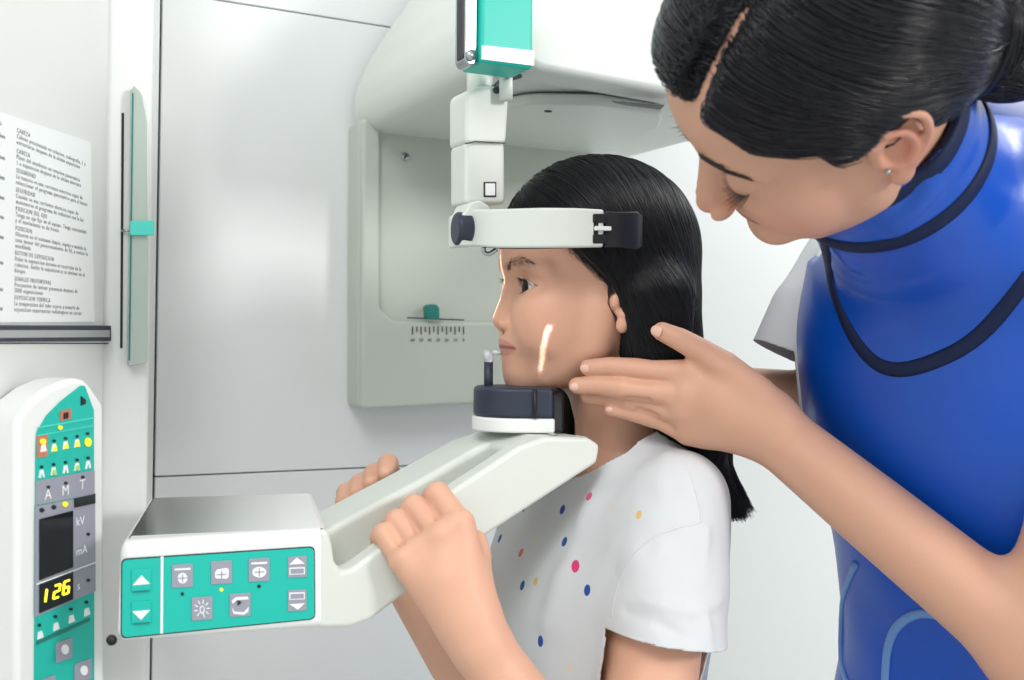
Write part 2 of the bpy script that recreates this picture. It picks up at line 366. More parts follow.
kq('symbol_lines', [(236.5, 599), (241, 601.5), (237, 605)], 'ink', k_, .0025)
for y, up in ((566.5, True), (600, False)):
    k_ = keyb(296.5, y, 9.5, 10.5)
    kq('arrow', [(288.5, y-2.5), (296, y-9.5), (304, y-3.5)] if up else [(288.5, y+3.5), (304, y+2.5), (297, y+9)], 'white', k_, .0021)
    yy = y + 4 if up else y - 4.5
    kq('key_frame', [(288.5, yy-3.5), (304, yy-4), (304, yy+3), (288.5, yy+3.7)], 'white', k_, .0021)
    kq('symbol_lines', [(289.7, yy-2.3), (302.8, yy-2.8), (302.8, yy+1.9), (289.7, yy+2.5)], 'key', k_, .0025)
tube('arm_screw', [PP(112, 641, AP) - VV*.004, PP(112, 641, AP) - VV*.001], .0035, 'black', arm)

# ---- the two handle rails and the chin plate
near = onp([(318, 530), (329, 529.5), (333, 545), (335, 562), (342, 571), (352, 569), (379, 549), (458, 487), (520, 446), (545, 437), (588, 437), (601, 445), (598, 463), (480, 540), (398, 600), (372, 620), (350, 628), (318, 629)], AP)
prism('near_handle_rail', near, -VV*0.022, 'plastic', unit, bv=0.006, seg=4)
AF = (AP[0] - VV*0.058, VV)
far = onp([(300, 560), (318, 534), (345, 520), (420, 480), (478, 447), (510, 436), (560, 436), (570, 455), (470, 520), (395, 575), (330, 606), (300, 606)], AF)
prism('far_handle_rail', far, -VV*0.062, 'plastic', unit, bv=0.006, seg=4)
floor_ = onp([(318, 596), (345, 590), (400, 560), (500, 494), (560, 462), (575, 470), (500, 515), (400, 585), (345, 615), (318, 615)], AP)
prism('trough_floor', [p - VV*0.015 for p in floor_], -VV*0.06, 'plastic', unit, bv=0.004)
chinp = onp([(520, 450), (546, 437.6), (588, 437.6), (600, 446), (594, 462), (560, 486), (530, 496)], AP)
chin = prism('chin_plate', [p - VV*0.004 for p in chinp], -VV*0.112, 'plastic', unit, bv=0.006, seg=4)
zc = PP(560, 437.6, AP).z
# chin rest: D-shaped dark pad on a white ring
cc = P(513, 410, 0.938); cc.z = zc
def dshape(rx, ry, z, n=20):
    out = []
    for i in range(n+1):
        a_ = math.pi/2 + math.pi*i/n; out.append(cc + U*0 + V(rx*math.cos(a_), ry*math.sin(a_), 0) + V(0, 0, z - cc.z))
    out += [V(cc.x + rx*.98, cc.y - ry*.90, z), V(cc.x + rx*1.02, cc.y - ry*.6, z), V(cc.x + rx*1.02, cc.y + ry*.6, z), V(cc.x + rx*.98, cc.y + ry*.9, z)]
    return out
rest = prism('chin_rest', dshape(.0355, .037, zc + .013), (0, 0, .027), 'navy', unit, bv=.004, seg=3)
prism('chin_rest_ring', dshape(.0365, .038, zc + .001), (0, 0, .0125), 'plastic_white', rest, bv=.002)
tube('chin_rest_gap', [V(cc.x + .0185, cc.y - .0365, zc + .014), V(cc.x + .0185, cc.y - .0365, zc + .0395)], .0018, 'black', rest)
prism('chin_rest_back_pad', [V(cc.x + .034, cc.y - .03, zc + .001), V(cc.x + .044, cc.y - .027, zc + .001), V(cc.x + .044, cc.y + .03, zc + .001), V(cc.x + .034, cc.y + .03, zc + .001)], (0, 0, .034), 'black', rest, bv=.003)
b0 = P(488.5, 392, .94)
rod = tube('bite_rod', [V(b0.x, b0.y, zc + .03), P(488.5, 362, .94)], .0042, 'navy', rest)
tube('bite_tip', [P(488.5, 362, .94), P(488.5, 350, .94)], .0045, 'clear', rest)
tube('bite_tip', [P(489, 352.5, .94), P(501, 352.5, .935)], .0022, 'clear', rest)
tube('plate_screw', [P(553, 434.5, .89), P(553, 433.3, .89)], .004, 'metal', chin)

# ---- the fixed body behind the patient
BP = (P(360, 270, 1.25), VV)
bd = prism('receptor_body', onp(rpoly([(359, 118), (592, 138), (592, 398), (358, 410)], 8), BP), -VV*0.045, 'plastic_sage', unit, bv=0.012, seg=5)
prism('body_edge', onp(rpoly([(359.5, 120), (377, 122), (377, 309), (392, 321), (592, 324), (592, 397), (358.6, 409)], 5), BP, -0.002), VV*0.014, 'plastic_sage', bd, bv=0.007, seg=4)
BS = (BP[0] + VV*0.012, VV)
tube('body_screw', [PP(405, 157, BP) , PP(405, 157, BP) + VV*.0015], .0052, 'metal', bd)
tube('screw_slot', [PP(403.5, 158.5, BP) + VV*.0017, PP(406.5, 155.5, BP) + VV*.0017], .0012, 'black', bd)
sl = (BP[0] + VV*0.0126, VV)
prism('slider_slot', onp([(407, 317.0), (464, 319.4), (464, 320.8), (407, 318.4)], sl), VV*.0004, 'dark', bd)
# ledge, slider knob and scale sit on the sloping shelf and on the raised face below it
for i in range(13):
    x = 412.5 + i*4.25; l = 8 if i % 2 == 0 else 5.5
    prism('scale_mark', onp([(x-.55, 326.5), (x+.55, 326.5), (x+.55, 326.5+l), (x-.55, 326.5+l)], sl), VV*.0003, 'dark', bd)
    if i % 2 == 0:
        text('scale_number', str(60 - i*5), PP(x, 341.5, sl) + VV*.0004, U, Z, 0.0056, 'dark', bd, 'CENTER')
kn = prism('slider_knob', onp(rpoly([(422.5, 307), (425, 304.5), (433, 304.5), (436, 308), (436, 320), (423.5, 319)], 2), (BP[0] + VV*.010, VV)), VV*.012, 'teal_dark', bd, bv=.003)

# ---- the overhead arm: one rounded section pushed out from the wall towards the viewer
HB = (BP[0] + VV*0.0, VV)
hc = onp(rpoly([(379, 133.5), (366, 127), (360, 112), (361, 90), (376, 55), (400, 18), (422, -12), (470, -60), (640, -60), (640, 156), (588, 153.2)], 9), HB)
zbm = PP(378, 133, HB).z
hc = [V(p.x, p.y, max(p.z, zbm)) for p in hc]
hood = prism('overhead_arm', [p - VV*0.03 for p in hc], VV*0.345, 'plastic', unit, bv=0.014, seg=5)
HF = (HB[0] + VV*0.315, VV)
# front head with its round under-plate
fh = onp(rpoly([(503, -60), (700, -60), (720, 116), (548, 86), (515, 80), (503, 70)], 12), (HF[0] + VV*0.0, VV))
prism('tube_head', fh, VV*0.045, 'plastic', unit, bv=0.014, seg=5)
zp = zbm - 0.001
def onz(px, py, z):
    d = P(px, py, 1.0) - Vector((0, 0, CZ)); return Vector((0, 0, CZ)) + d*((z - CZ)/d.z)
up_ = [onz(x, y, zp) for x, y in rpoly([(503, 97), (530, 92), (600, 93), (664, 104), (660, 118), (640, 127), (596, 130), (520, 113), (503, 108)], 12)]
prism('under_plate', up_, (0, 0, -0.012), 'plastic', unit, bv=0.004)
prism('plate_gap', [onz(x, y, zp-.0125) for x, y in [(612, 101), (664, 105), (660, 109), (622, 104)]], (0, 0, -.0008), 'black', unit)
tube('plate_screw', [onz(548, 111, zp - .012), onz(548, 111, zp - .012) - Z*.0008], .004, 'dark', unit)
# teal cassette box with a bright guide rail
TP = (P(507, 50, 0.865), VV)
zt_ = PP(507, 68, TP).z
tb = prism('cassette_box', onp([(482, -40), (534, -40), (533, 69), (481, 62)], TP), -VV*0.04, 'teal', unit, bv=0.003)
prism('white_band', onp([(481.5, 45.5), (533.6, 51), (533.4, 66), (481.2, 59.5)], TP), VV*0.0012, 'plastic_white', tb)
prism('guide_rail', onp(rpoly([(468.5, -40), (481.5, -40), (480.5, 59), (477, 64), (471, 63), (467.5, 57)], 3), TP, -0.006), -VV*0.02, 'metal', tb, bv=.002)
tube('rail_screw', [PP(473.5, 54, TP) - VV*.007, PP(473.5, 54, TP) - VV*.003], .0045, 'metal', tb)
prism('dark_edge', onp([(466.8, -40), (468.6, -40), (467.6, 56), (466.2, 55)], TP, -0.007), -VV*0.012, 'black', tb)
# head-support post
QP = (P(482, 150, 0.915), VV)
post = prism('support_post', onp(rpoly([(465, 92), (476, 86), (502, 86), (509, 92), (506, 144), (465, 144)], 6), QP, 0.001), -VV*0.036, 'plastic', unit, bv=0.005, seg=4)
lp = prism('lower_post', onp([(465.5, 142), (505, 142), (506, 204), (465.5, 204)], QP), -VV*0.034, 'plastic', post, bv=0.004, seg=3)
prism('post_joint', onp([(464.6, 143.6), (474, 141.2), (504, 143), (504.4, 144), (474, 142.4), (464.6, 144.8)], QP, 0.0012), VV*0.0006, 'dark', post)
prism('marker_frame', onp([(483.5, 182), (496, 182), (496, 197), (483.5, 197)], QP), VV*.0006, 'ink', post)
prism('marker_face', onp([(485, 183.5), (494.6, 183.5), (494.6, 195.5), (485, 195.5)], QP, .0006), VV*.0005, 'white', post)
tube('post_screw', [PP(495.5, 90.5, QP) + VV*.001, PP(495.5, 90.5, QP) + VV*.003], .0032, 'dark', post)
tube('hinge', [P(506, 100, .915), P(506, 78, .915)], .006, 'plastic', post)
tube('cable', smoothline([P(494, 88, .93), P(500, 82, .94), P(509, 79, .95), P(520, 76, .97)], 6), .0022, 'dark', post)
tube('post_arm', [P(480, 100, .93), P(480, 70, .95)], .012, 'plastic', post)
# head band sweeping round the near temple
def sweep(name, pts, h0, th, m, parent, bv=0.0015, seg=3):
    """vertical strip standing on the given line: pts = centre line, h0 = half heights"""
    bm = bmesh.new(); L = smoothline(pts, 8); n = len(L); hh = np.interp(np.linspace(0, 1, n), np.linspace(0, 1, len(h0)), h0)
    rows = []
    for i, p in enumerate(L):
        t = (L[min(i+1, n-1)] - L[max(i-1, 0)]).normalized(); o_ = Vector((t.y, -t.x, 0)).normalized()*th/2
        h = Z*hh[i]; rows.append([bm.verts.new(q) for q in (p+h+o_, p-h+o_, p-h-o_, p+h-o_)])
    for i in range(n-1):
        for j in range(4): bm.faces.new((rows[i][j], rows[i][(j+1) % 4], rows[i+1][(j+1) % 4], rows[i+1][j]))
    bm.faces.new(rows[0]); bm.faces.new(rows[-1][::-1])
    o = link(name, fin(bm, name), m, parent); bevel(o, bv, seg); return o
band = sweep('head_band', [P(466, 227, .915), P(480, 228, .895), P(500, 228.5, .880), P(540, 228, .870), P(575, 228, .868), P(603, 228.5, .872)], [.0155, .0158, .0162, .0166, .0163, .0156], .006, 'plastic', unit, .0022, 4)
jp = prism('band_joint', onp(rpoly([(466, 212), (470, 203), (480, 200), (490, 206), (490, 244), (470, 246), (462, 246), (462, 214)], 3), (P(475, 225, .90), VV)), -VV*.03, 'plastic', unit, bv=.003)
k0 = P(461.5, 229, .905); kd = Vector((-.93, -.37, 0)).normalized()
bm = bmesh.new(); tube_bm(bm, [k0 - kd*.008, k0 + kd*.006], .0145, 28)
bevel(link('band_knob', fin(bm, 'band_knob'), 'navy', jp), .003, 3)
tube('band_shaft', [k0 - kd*.03, k0 - kd*.005], .012, 'plastic', jp)
tube('band_hook', smoothline([P(484, 247, .90), P(484, 252, .90), P(489, 254, .90), P(497, 249, .90)], 5), .002, 'metal', jp)
clamp = sweep('band_clamp', [P(604, 229.5, .8745), P(620, 230, .878), P(634, 231, .886), P(640, 231.5, .895)], [.015, .0148, .0165, .013], .006, 'black', unit, .0025, 3)
for yy in (218.5, 239): sweep('clamp_prong', [P(592.5, yy, .8675), P(606, yy, .8705)], [.0038, .0038], .004, 'black', clamp, .0008, 1)
sweep('clamp_slot', [P(592.5, 228.5, .8690), P(598, 228.5, .8700)], [.0062, .0062], .004, 'black', clamp, .0004, 1)
sweep('clamp_tongue', [P(594.5, 228.3, .866), P(611, 228.7, .870)], [.0018, .0018], .003, 'plastic_white', clamp, .0006, 1)
sweep('inner_pad', [P(486, 246, .905), P(500, 246.6, .888), P(540, 246.6, .878), P(590, 246, .877)], [.001, .0018, .0018, .001], .008, 'navy', band, .0005, 1)
# ------------------------------------------------------------------ signed-distance modelling: smooth unions meshed as one continuous skin
f4 = np.float32
class Frame:
    """local millimetres -> world metres"""
    def __init__(self, R=None, t=(0, 0, 0), sc=0.001):
        self.R = np.array(R if R is not None else np.eye(3), float); self.t = np.array(t, float); self.s = sc
    def w(self, p): return self.t + (np.asarray(p, float)*self.s) @ self.R.T
    def l(self, q): return ((np.asarray(q, float) - self.t) @ self.R)/self.s
WF = Frame(sc=1.0)
class Sdf:
    def __init__(self): self.ops = []; self.fr = WF
    def add(self, kind, fn, k, ext=0.0): self.ops.append((kind, fn, k, ext)); return self
    def _fr(self):
        fr = self.fr; return fr.R.astype(f4), fr.t.astype(f4), f4(fr.s)
    def ell(self, c, r, k=0.01, rot=None, kind='add'):
        R, t, sc = self._fr()
        R = R @ (np.array(rot, f4) if rot is not None else np.eye(3, dtype=f4))
        c = self.fr.w(c).astype(f4); r = (np.array(r, float)*self.fr.s).astype(f4)
        def fn(p):
            q = (p - c) @ R; a = q/r; k0 = np.sqrt((a*a).sum(-1)) + f4(1e-9); b = a/r; k1 = np.sqrt((b*b).sum(-1)) + f4(1e-9)
            return np.where(k0 < 0.05, -r.min(), k0*(k0 - 1)/k1)
        return self.add(kind, fn, k*self.fr.s if self.fr.s != 1 else k)
    def chain(self, pts, rad, k=0.01, flat=None, kind='add'):
        """capsule chain with a radius per joint; flat=(axis, factor) squashes it along one direction"""
        pts = [self.fr.w(p).astype(f4) for p in pts]; rad = [f4(r*self.fr.s) for r in (rad if hasattr(rad, '__len__') else [rad]*len(pts))]
        fl = None
        if flat is not None:
            ax = np.array(flat[0], float); ax = self.fr.R @ (ax/np.linalg.norm(ax)); fl = (ax.astype(f4), f4(1/flat[1]))
        def st(v): return v if fl is None else v + (v @ fl[0])[..., None]*fl[0]*(fl[1] - 1)
        def fn(p):
            d = None
            for a, b, ra, rb in zip(pts[:-1], pts[1:], rad[:-1], rad[1:]):
                ba = st(b - a); pa = st(p - a); h = np.clip((pa @ ba)/(ba @ ba), 0, 1)
                e = pa - h[..., None]*ba; q = np.sqrt((e*e).sum(-1)) - (ra + h*(rb - ra))
                d = q if d is None else np.minimum(d, q)
            return d if fl is None else d*min(f4(1), f4(1)/fl[1])
        return self.add(kind, fn, k*self.fr.s if self.fr.s != 1 else k)
    def gauss(self, c, sg, amp, rot=None):
        """soft dent (amp > 0) or swelling (amp < 0)"""
        R, t, sc = self._fr(); R = R @ (np.array(rot, f4) if rot is not None else np.eye(3, dtype=f4))
        c = self.fr.w(c).astype(f4); sg = (np.array(sg, float)*self.fr.s).astype(f4); am = f4(amp*self.fr.s)
        def fn(p):
            q = ((p - c) @ R)/sg; return am*np.exp(-(q*q).sum(-1))
        m = float(sg.max())*2.2
        def near(p): return np.sqrt(((p - c)**2).sum(-1)) - m
        return self.add('disp', (fn, near), 0, abs(float(am)))
    def ridge(self, pts, sg, amp):
        """fold or crease along a line"""
        pts = [self.fr.w(p).astype(f4) for p in pts]; sg = f4(sg*self.fr.s); am = f4(amp*self.fr.s)
        def dist(p):
            d = None
            for a, b in zip(pts[:-1], pts[1:]):
                ba = b - a; pa = p - a; h = np.clip((pa @ ba)/(ba @ ba), 0, 1); e = pa - h[..., None]*ba; q = np.sqrt((e*e).sum(-1)); d = q if d is None else np.minimum(d, q)
            return d
        def fn(p): q = dist(p)/sg; return am*np.exp(-q*q)
        def near(p): return dist(p) - 2.2*sg
        return self.add('disp', (fn, near), 0, abs(float(am)))
    def field(self, fn): return self.add('disp', (fn, lambda p: np.zeros(p.shape[:-1], f4)), 0, 0.0)
    def loft(self, rows, k=0.01, n=2.3, axis=None, kind='add'):
        """rows: (centre, half_u, half_v) stacked along an axis with world directions u, v"""
        (au, av) = axis; au = np.array(au, f4); av = np.array(av, f4)
        C = np.array([r[0] for r in rows], float); d = C[-1] - C[0]; L = np.linalg.norm(d); d = d/L
        tt = ((C - C[0]) @ d); o = np.argsort(tt); tt = tt[o]; C = C[o]; ru = np.array([r[1] for r in rows])[o]; rv = np.array([r[2] for r in rows])[o]
        tn = np.linspace(tt[0], tt[-1], len(tt)*6); sm_ = lambda a_: np.convolve(np.pad(np.interp(tn, tt, a_), 5, mode='reflect', reflect_type='odd'), np.array([1,2,3,4,5,6,5,4,3,2,1])/36., 'valid')
        C = np.stack([sm_(C[:, i]) for i in range(3)], -1); ru = sm_(ru); rv = sm_(rv); tt = tn
        c0 = np.array(rows[0][0], f4); df = d.astype(f4)
        def fn(p):
            h = (p - c0) @ df; hc = np.clip(h, tt[0], tt[-1])
            cx = np.stack([np.interp(hc, tt, C[:, i]) for i in range(3)], -1).astype(f4); a = np.interp(hc, tt, ru).astype(f4); b = np.interp(hc, tt, rv).astype(f4)
            q = p - cx; x = np.abs(q @ au)/a; y = np.abs(q @ av)/b
            e = ((x**n + y**n + 1e-9)**(1/n) - 1)*np.minimum(a, b)
            cap = np.abs(h - hc); return np.where(cap > 0, np.sqrt(np.maximum(e, 0)**2 + cap**2), e).astype(f4)
        return self.add(kind, fn, k)
    def ev(self, p, ops=None):
        d = None
        for kind, fn, k, ext in (ops or self.ops):
            d = self.comb(d, kind, fn, k, p)
        return d
    @staticmethod
    def comb(d, kind, fn, k, p):
        if kind == 'disp': return d + fn[0](p)
        q = fn(p)
        if d is None: return q
        if kind == 'add':
            if k <= 0: return np.minimum(d, q)
            h = np.maximum(k - np.abs(d - q), 0)/k; return np.minimum(d, q) - h*h*k/4
        if kind == 'sub':
            q = -q
            if k <= 0: return np.maximum(d, q)
            h = np.maximum(k - np.abs(d - q), 0)/k; return np.maximum(d, q) + h*h*k/4
        if kind == 'int':
            h = np.maximum(k - np.abs(d - q), 0)/k; return np.maximum(d, q) + h*h*k/4
    def mesh(self, axes, B=8):
        axes = [np.array(a, f4) for a in axes]
        for i in range(3):
            a = axes[i]; r = (-(len(a)-1)) % B
            if r: axes[i] = np.append(a, a[-1] + (a[-1]-a[-2])*np.arange(1, r+1)).astype(f4)
        nb = [(len(a)-1)//B for a in axes]; NX, NY, NZ = [len(a) for a in axes]
        gi = np.stack(np.meshgrid(*[np.arange(n) for n in nb], indexing='ij'), -1).reshape(-1, 3)
        lo = np.stack([axes[i][gi[:, i]*B] for i in range(3)], -1); hi = np.stack([axes[i][gi[:, i]*B+B] for i in range(3)], -1)
        c = (lo + hi)/2; hd = np.sqrt(((hi-lo)**2).sum(-1))/2
        ext = sum(o[3] for o in self.ops if o[0] == 'disp')
        base = [o for o in self.ops if o[0] != 'disp']
        d = self.ev(c, base); act = (np.abs(d) < hd*2.2 + 0.006 + min(ext, .012))
        gi, c, hd = gi[act], c[act], hd[act]
        idx = [gi[:, i, None]*B + np.arange(B+1)[None] for i in range(3)]
        n = len(gi); b1 = B+1; out = np.empty((n, b1, b1, b1), f4)
        CH = 1500
        for q in range(0, n, CH):
            sl = slice(q, q+CH); m = len(gi[sl])
            X = np.empty((m, b1, b1, b1, 3), f4)
            X[..., 0] = axes[0][idx[0][sl]][:, :, None, None]; X[..., 1] = axes[1][idx[1][sl]][:, None, :, None]; X[..., 2] = axes[2][idx[2][sl]][:, None, None, :]
            F_ = np.full((m, b1, b1, b1), 1.0, f4); cc = c[sl]; hh = hd[sl]; cur = np.full(m, 1.0, f4)
            for kind, fn, k, ex in self.ops:
                if kind == 'disp': mk = fn[1](cc) < hh*1.3
                else:
                    dc = fn(cc)
                    mk = (dc < cur + 5*hh + k + .004) & (dc < hh*3.5 + k + 0.014) if kind == 'add' else (dc < hh*4 + k + .004) if kind == 'sub' else np.ones(m, bool)
                if not mk.any(): continue
                F_[mk] = self.comb(F_[mk], kind, fn, k, X[mk])
                if kind != 'disp': cur = np.where(mk, np.minimum(cur, dc) if kind == 'add' else cur, cur)
            out[sl] = F_
        s_ = out > 0
        # cell vertices
        cn = [(0,0,0),(1,0,0),(0,1,0),(1,1,0),(0,0,1),(1,0,1),(0,1,1),(1,1,1)]
        def sub(a, o): return a[:, o[0]:o[0]+B, o[1]:o[1]+B, o[2]:o[2]+B]
        cnt = sum(sub(s_, o).astype(np.int8) for o in cn); cell = (cnt > 0) & (cnt < 8)
        bi, ci, cj, ck = np.nonzero(cell)
        G = np.stack([gi[bi, 0]*B + ci, gi[bi, 1]*B + cj, gi[bi, 2]*B + ck], -1).astype(np.int64)
        val = np.stack([out[bi, ci+o[0], cj+o[1], ck+o[2]] for o in cn], -1)
        acc = np.zeros((len(bi), 3), f4); num = np.zeros(len(bi), f4)
        cn_ = np.array(cn, f4)
        for a in range(8):
            for b in range(a+1, 8):
                if np.abs(cn_[a]-cn_[b]).sum() != 1: continue
                va, vb = val[:, a], val[:, b]; m = (va > 0) != (vb > 0)
                t = np.where(m, va/np.where(m, va-vb, 1), 0)
                acc += np.where(m[:, None], cn_[a] + t[:, None]*(cn_[b]-cn_[a]), 0); num += m
        fr_ = acc/num[:, None]
        v = np.stack([axes[i][G[:, i]] + fr_[:, i]*(axes[i][G[:, i]+1] - axes[i][G[:, i]]) for i in range(3)], -1)
        key = (G[:, 0]*NY + G[:, 1])*NZ + G[:, 2]; o = np.argsort(key); ks = key[o]; v = v[o]
        faces = []
        st = [NY*NZ, NZ, 1]
        for ax in range(3):
            o1 = [0, 0, 0]; o1[ax] = 1
            A = sub(s_, (0, 0, 0)); Bq = sub(s_, tuple(o1)); e = A != Bq
            bi, ci, cj, ck = np.nonzero(e); up = ~A[bi, ci, cj, ck]
            g = ((gi[bi, 0]*B + ci).astype(np.int64)*NY + gi[bi, 1]*B + cj)*NZ + gi[bi, 2]*B + ck
            u_, w_ = st[(ax+1) % 3], st[(ax+2) % 3]
            Q = np.stack([g-u_-w_, g-w_, g, g-u_], -1)
            pos = np.searchsorted(ks, Q); pos = np.minimum(pos, len(ks)-1); ok = (ks[pos] == Q).all(-1)
            pos = pos[ok]; up = up[ok]
            faces.append(np.where(up[:, None], pos, pos[:, ::-1]))
        return v, np.concatenate(faces)

def axis(segs):
    """segs: [(start, step), ..., (end, None)]"""
    out = [segs[0][0]]
    for (a, st), (b, _) in zip(segs[:-1], segs[1:]):
        n = max(1, int(round((b-a)/st))); out += list(a + (b-a)*np.arange(1, n+1)/n)
    return out
def np_mesh(name, v, f):
    used = np.zeros(len(v), bool); used[f.ravel()] = True; mp = np.cumsum(used)-1; v = v[used]; f = mp[f]
    me = bpy.data.meshes.new(name); me.vertices.add(len(v)); me.vertices.foreach_set('co', v.astype(f4).ravel())
    k = f.shape[1]; me.loops.add(f.size); me.loops.foreach_set('vertex_index', f.astype(np.int32).ravel())
    me.polygons.add(len(f)); me.polygons.foreach_set('loop_start', np.arange(0, f.size, k, dtype=np.int32))
    me.update(calc_edges=True); me.validate(); return me, v
def colour(me, rgb):
    a = me.color_attributes.new('Col', 'FLOAT_COLOR', 'POINT'); c = np.ones((len(me.vertices), 4), f4); c[:, :3] = rgb; a.data.foreach_set('color', c.ravel())
def cut_mesh(v, f, cut):
    """keep cut(v) > 0; boundary vertices are slid onto the cutting surface so hems run clean"""
    c = cut(v); keep = c > 0; fk = keep[f]; kept = f[fk.any(-1)]; cross = fk.any(-1) & ~fk.all(-1)
    m = np.zeros(len(v), bool); m[f[cross].ravel()] = True; m &= c <= 0; v = v.copy(); q = v[m]; e = 5e-4
    for it in range(4):
        c = cut(q); g = np.stack([(cut(q + np.eye(3)[i]*e) - cut(q - np.eye(3)[i]*e))/(2*e) for i in range(3)], -1)
        st = (c/np.maximum((g*g).sum(-1), 1e-2))[:, None]*g; q = q - st*np.minimum(1, .005/np.maximum(np.linalg.norm(st, axis=1, keepdims=True), 1e-9))
    v[m] = q
    return v, kept
def solidify(o, th, off=-1):
    m = o.modifiers.new('thickness', 'SOLIDIFY'); m.thickness = th; m.offset = off; return o
def islands_keep(v, f):
    return v, f
def bvh_of(v, f): return BVHTree.FromPolygons([tuple(map(float, p)) for p in v], [tuple(map(int, q)) for q in f])
def hit(bvh, px, py):
    c = Vector((0, 0, CZ)); d = (P(px, py, 1.0) - c).normalized(); h = bvh.ray_cast(c, d); return (h[0], h[1])
def ribbon(name, bvh, pix, wd, th, m, parent, n=6, lift=0.0):
    """a tape sewn onto a surface along the line seen at these photograph pixels"""
    L = []
    pp = smoothline([Vector((x, y, 0)) for x, y in pix], n)
    for q in pp:
        h = hit(bvh, q.x, q.y)
        if h[0] is not None: L.append((h[0], h[1]))
    # soften depth jumps
    A = np.array([list(a) for a, b in L]); Nn = np.array([list(b) for a, b in L])
    for _ in range(2):
        A[1:-1] = (A[:-2] + 2*A[1:-1] + A[2:])/4; Nn[1:-1] = (Nn[:-2] + 2*Nn[1:-1] + Nn[2:])/4
    bm = bmesh.new(); rows = []
    for i in range(len(A)):
        t = Vector(A[min(i+1, len(A)-1)] - A[max(i-1, 0)]).normalized(); nn = Vector(Nn[i]).normalized(); sd = t.cross(nn).normalized(); c = Vector(A[i]) + nn*lift
        rows.append([bm.verts.new(c + sd*a*wd/2 + nn*b) for a, b in ((-1, -th), (-1, th*.4), (-.6, th), (.6, th), (1, th*.4), (1, -th))])
    for i in range(len(rows)-1):
        for j in range(6): bm.faces.new((rows[i][j], rows[i][(j+1) % 6], rows[i+1][(j+1) % 6], rows[i+1][j]))
    bm.faces.new(rows[0]); bm.faces.new(rows[-1][::-1])
    return link(name, fin(bm, name), m, parent)

def strands(name, curves, rad, m, parent, taper=0.35):
    """real hair strands: list of (n,3) arrays"""
    hc = bpy.data.hair_curves.new(name); hc.add_curves([len(c) for c in curves])
    pos = np.concatenate(curves).astype(f4); hc.attributes['position'].data.foreach_set('vector', pos.ravel())
    r = hc.attributes.get('radius') or hc.attributes.new('radius', 'FLOAT', 'POINT')
    rr = np.concatenate([rad*(1 - (1-taper)*np.linspace(0, 1, len(c))**2) for c in curves]).astype(f4); r.data.foreach_set('value', rr)
    o = bpy.data.objects.new(name, hc); COL.objects.link(o); hc.materials.append(M[m]); return adopt(o, parent)
def grad(sd, p, e=1e-3):
    e = f4(e); p = p.astype(f4); I = np.eye(3, dtype=f4)
    return np.stack([sd.ev(p + I[i]*e) - sd.ev(p - I[i]*e) for i in range(3)], -1)/(2*e)
def flow(sd, roots, dirfn, steps, ds, offs, rng, jitter=0.05, free=None):
    """comb strands over a surface: follow dirfn projected on the surface, staying offs away from it"""
    p = roots.astype(f4).copy(); out = [p.copy()]; prev = None
    jit = rng.randn(len(p), 3).astype(f4)*jitter
    for i in range(steps):
        g = grad(sd, p); g /= np.linalg.norm(g, axis=-1, keepdims=True) + 1e-9
        d = dirfn(p, i) + jit; d = d - (d*g).sum(-1, keepdims=True)*g*(1 if free is None else free(p)[:, None]); d /= np.linalg.norm(d, axis=-1, keepdims=True) + 1e-9
        if prev is not None: d = .55*d + .45*prev; d /= np.linalg.norm(d, axis=-1, keepdims=True) + 1e-9
        prev = d; p = p + d*(ds if np.isscalar(ds) else ds[:, None]); v = sd.ev(p); pw = .8 if free is None else (.8*free(p))[:, None]; p = p - ((v - offs)[:, None]*g).astype(f4)*pw
        out.append(p.copy())
    return np.stack(out, 1)

def skin_mat(name, tint=(1, 1, 1)):
    m = mat(name, s(205, 160, 136), 0.48, bump=0.22, bscale=900, spec=0.42, sss=0.12, attr='Col', var=0.03)
    return m
M['skin_g'] = skin_mat('skin_girl'); M['skin_w'] = skin_mat('skin_woman')
def hair_mat(name, col, rough=0.32):
    m = mat(name, col, rough, spec=0.55, bump=0.0); b = m.node_tree.nodes['Principled BSDF']
    b.inputs['Anisotropic'].default_value = 0.0
    return m
M['hair'] = mat('black_hair', (.0045, .0045, .0065), .30, spec=.30)
M['hair_w'] = mat('black_wavy_hair', (.006, .0065, .010), .27, spec=.38); M['hair_base'] = mat('hair_base', s(12, 12, 16), 0.6)
M['brow'] = mat('eyebrow_hair', s(84, 62, 54), 0.7); M['lash'] = mat('eyelash_hair', s(24, 20, 22), 0.6)
M['nail'] = mat('finger_nail', s(232, 186, 168), 0.25, spec=0.5, sss=0.1)

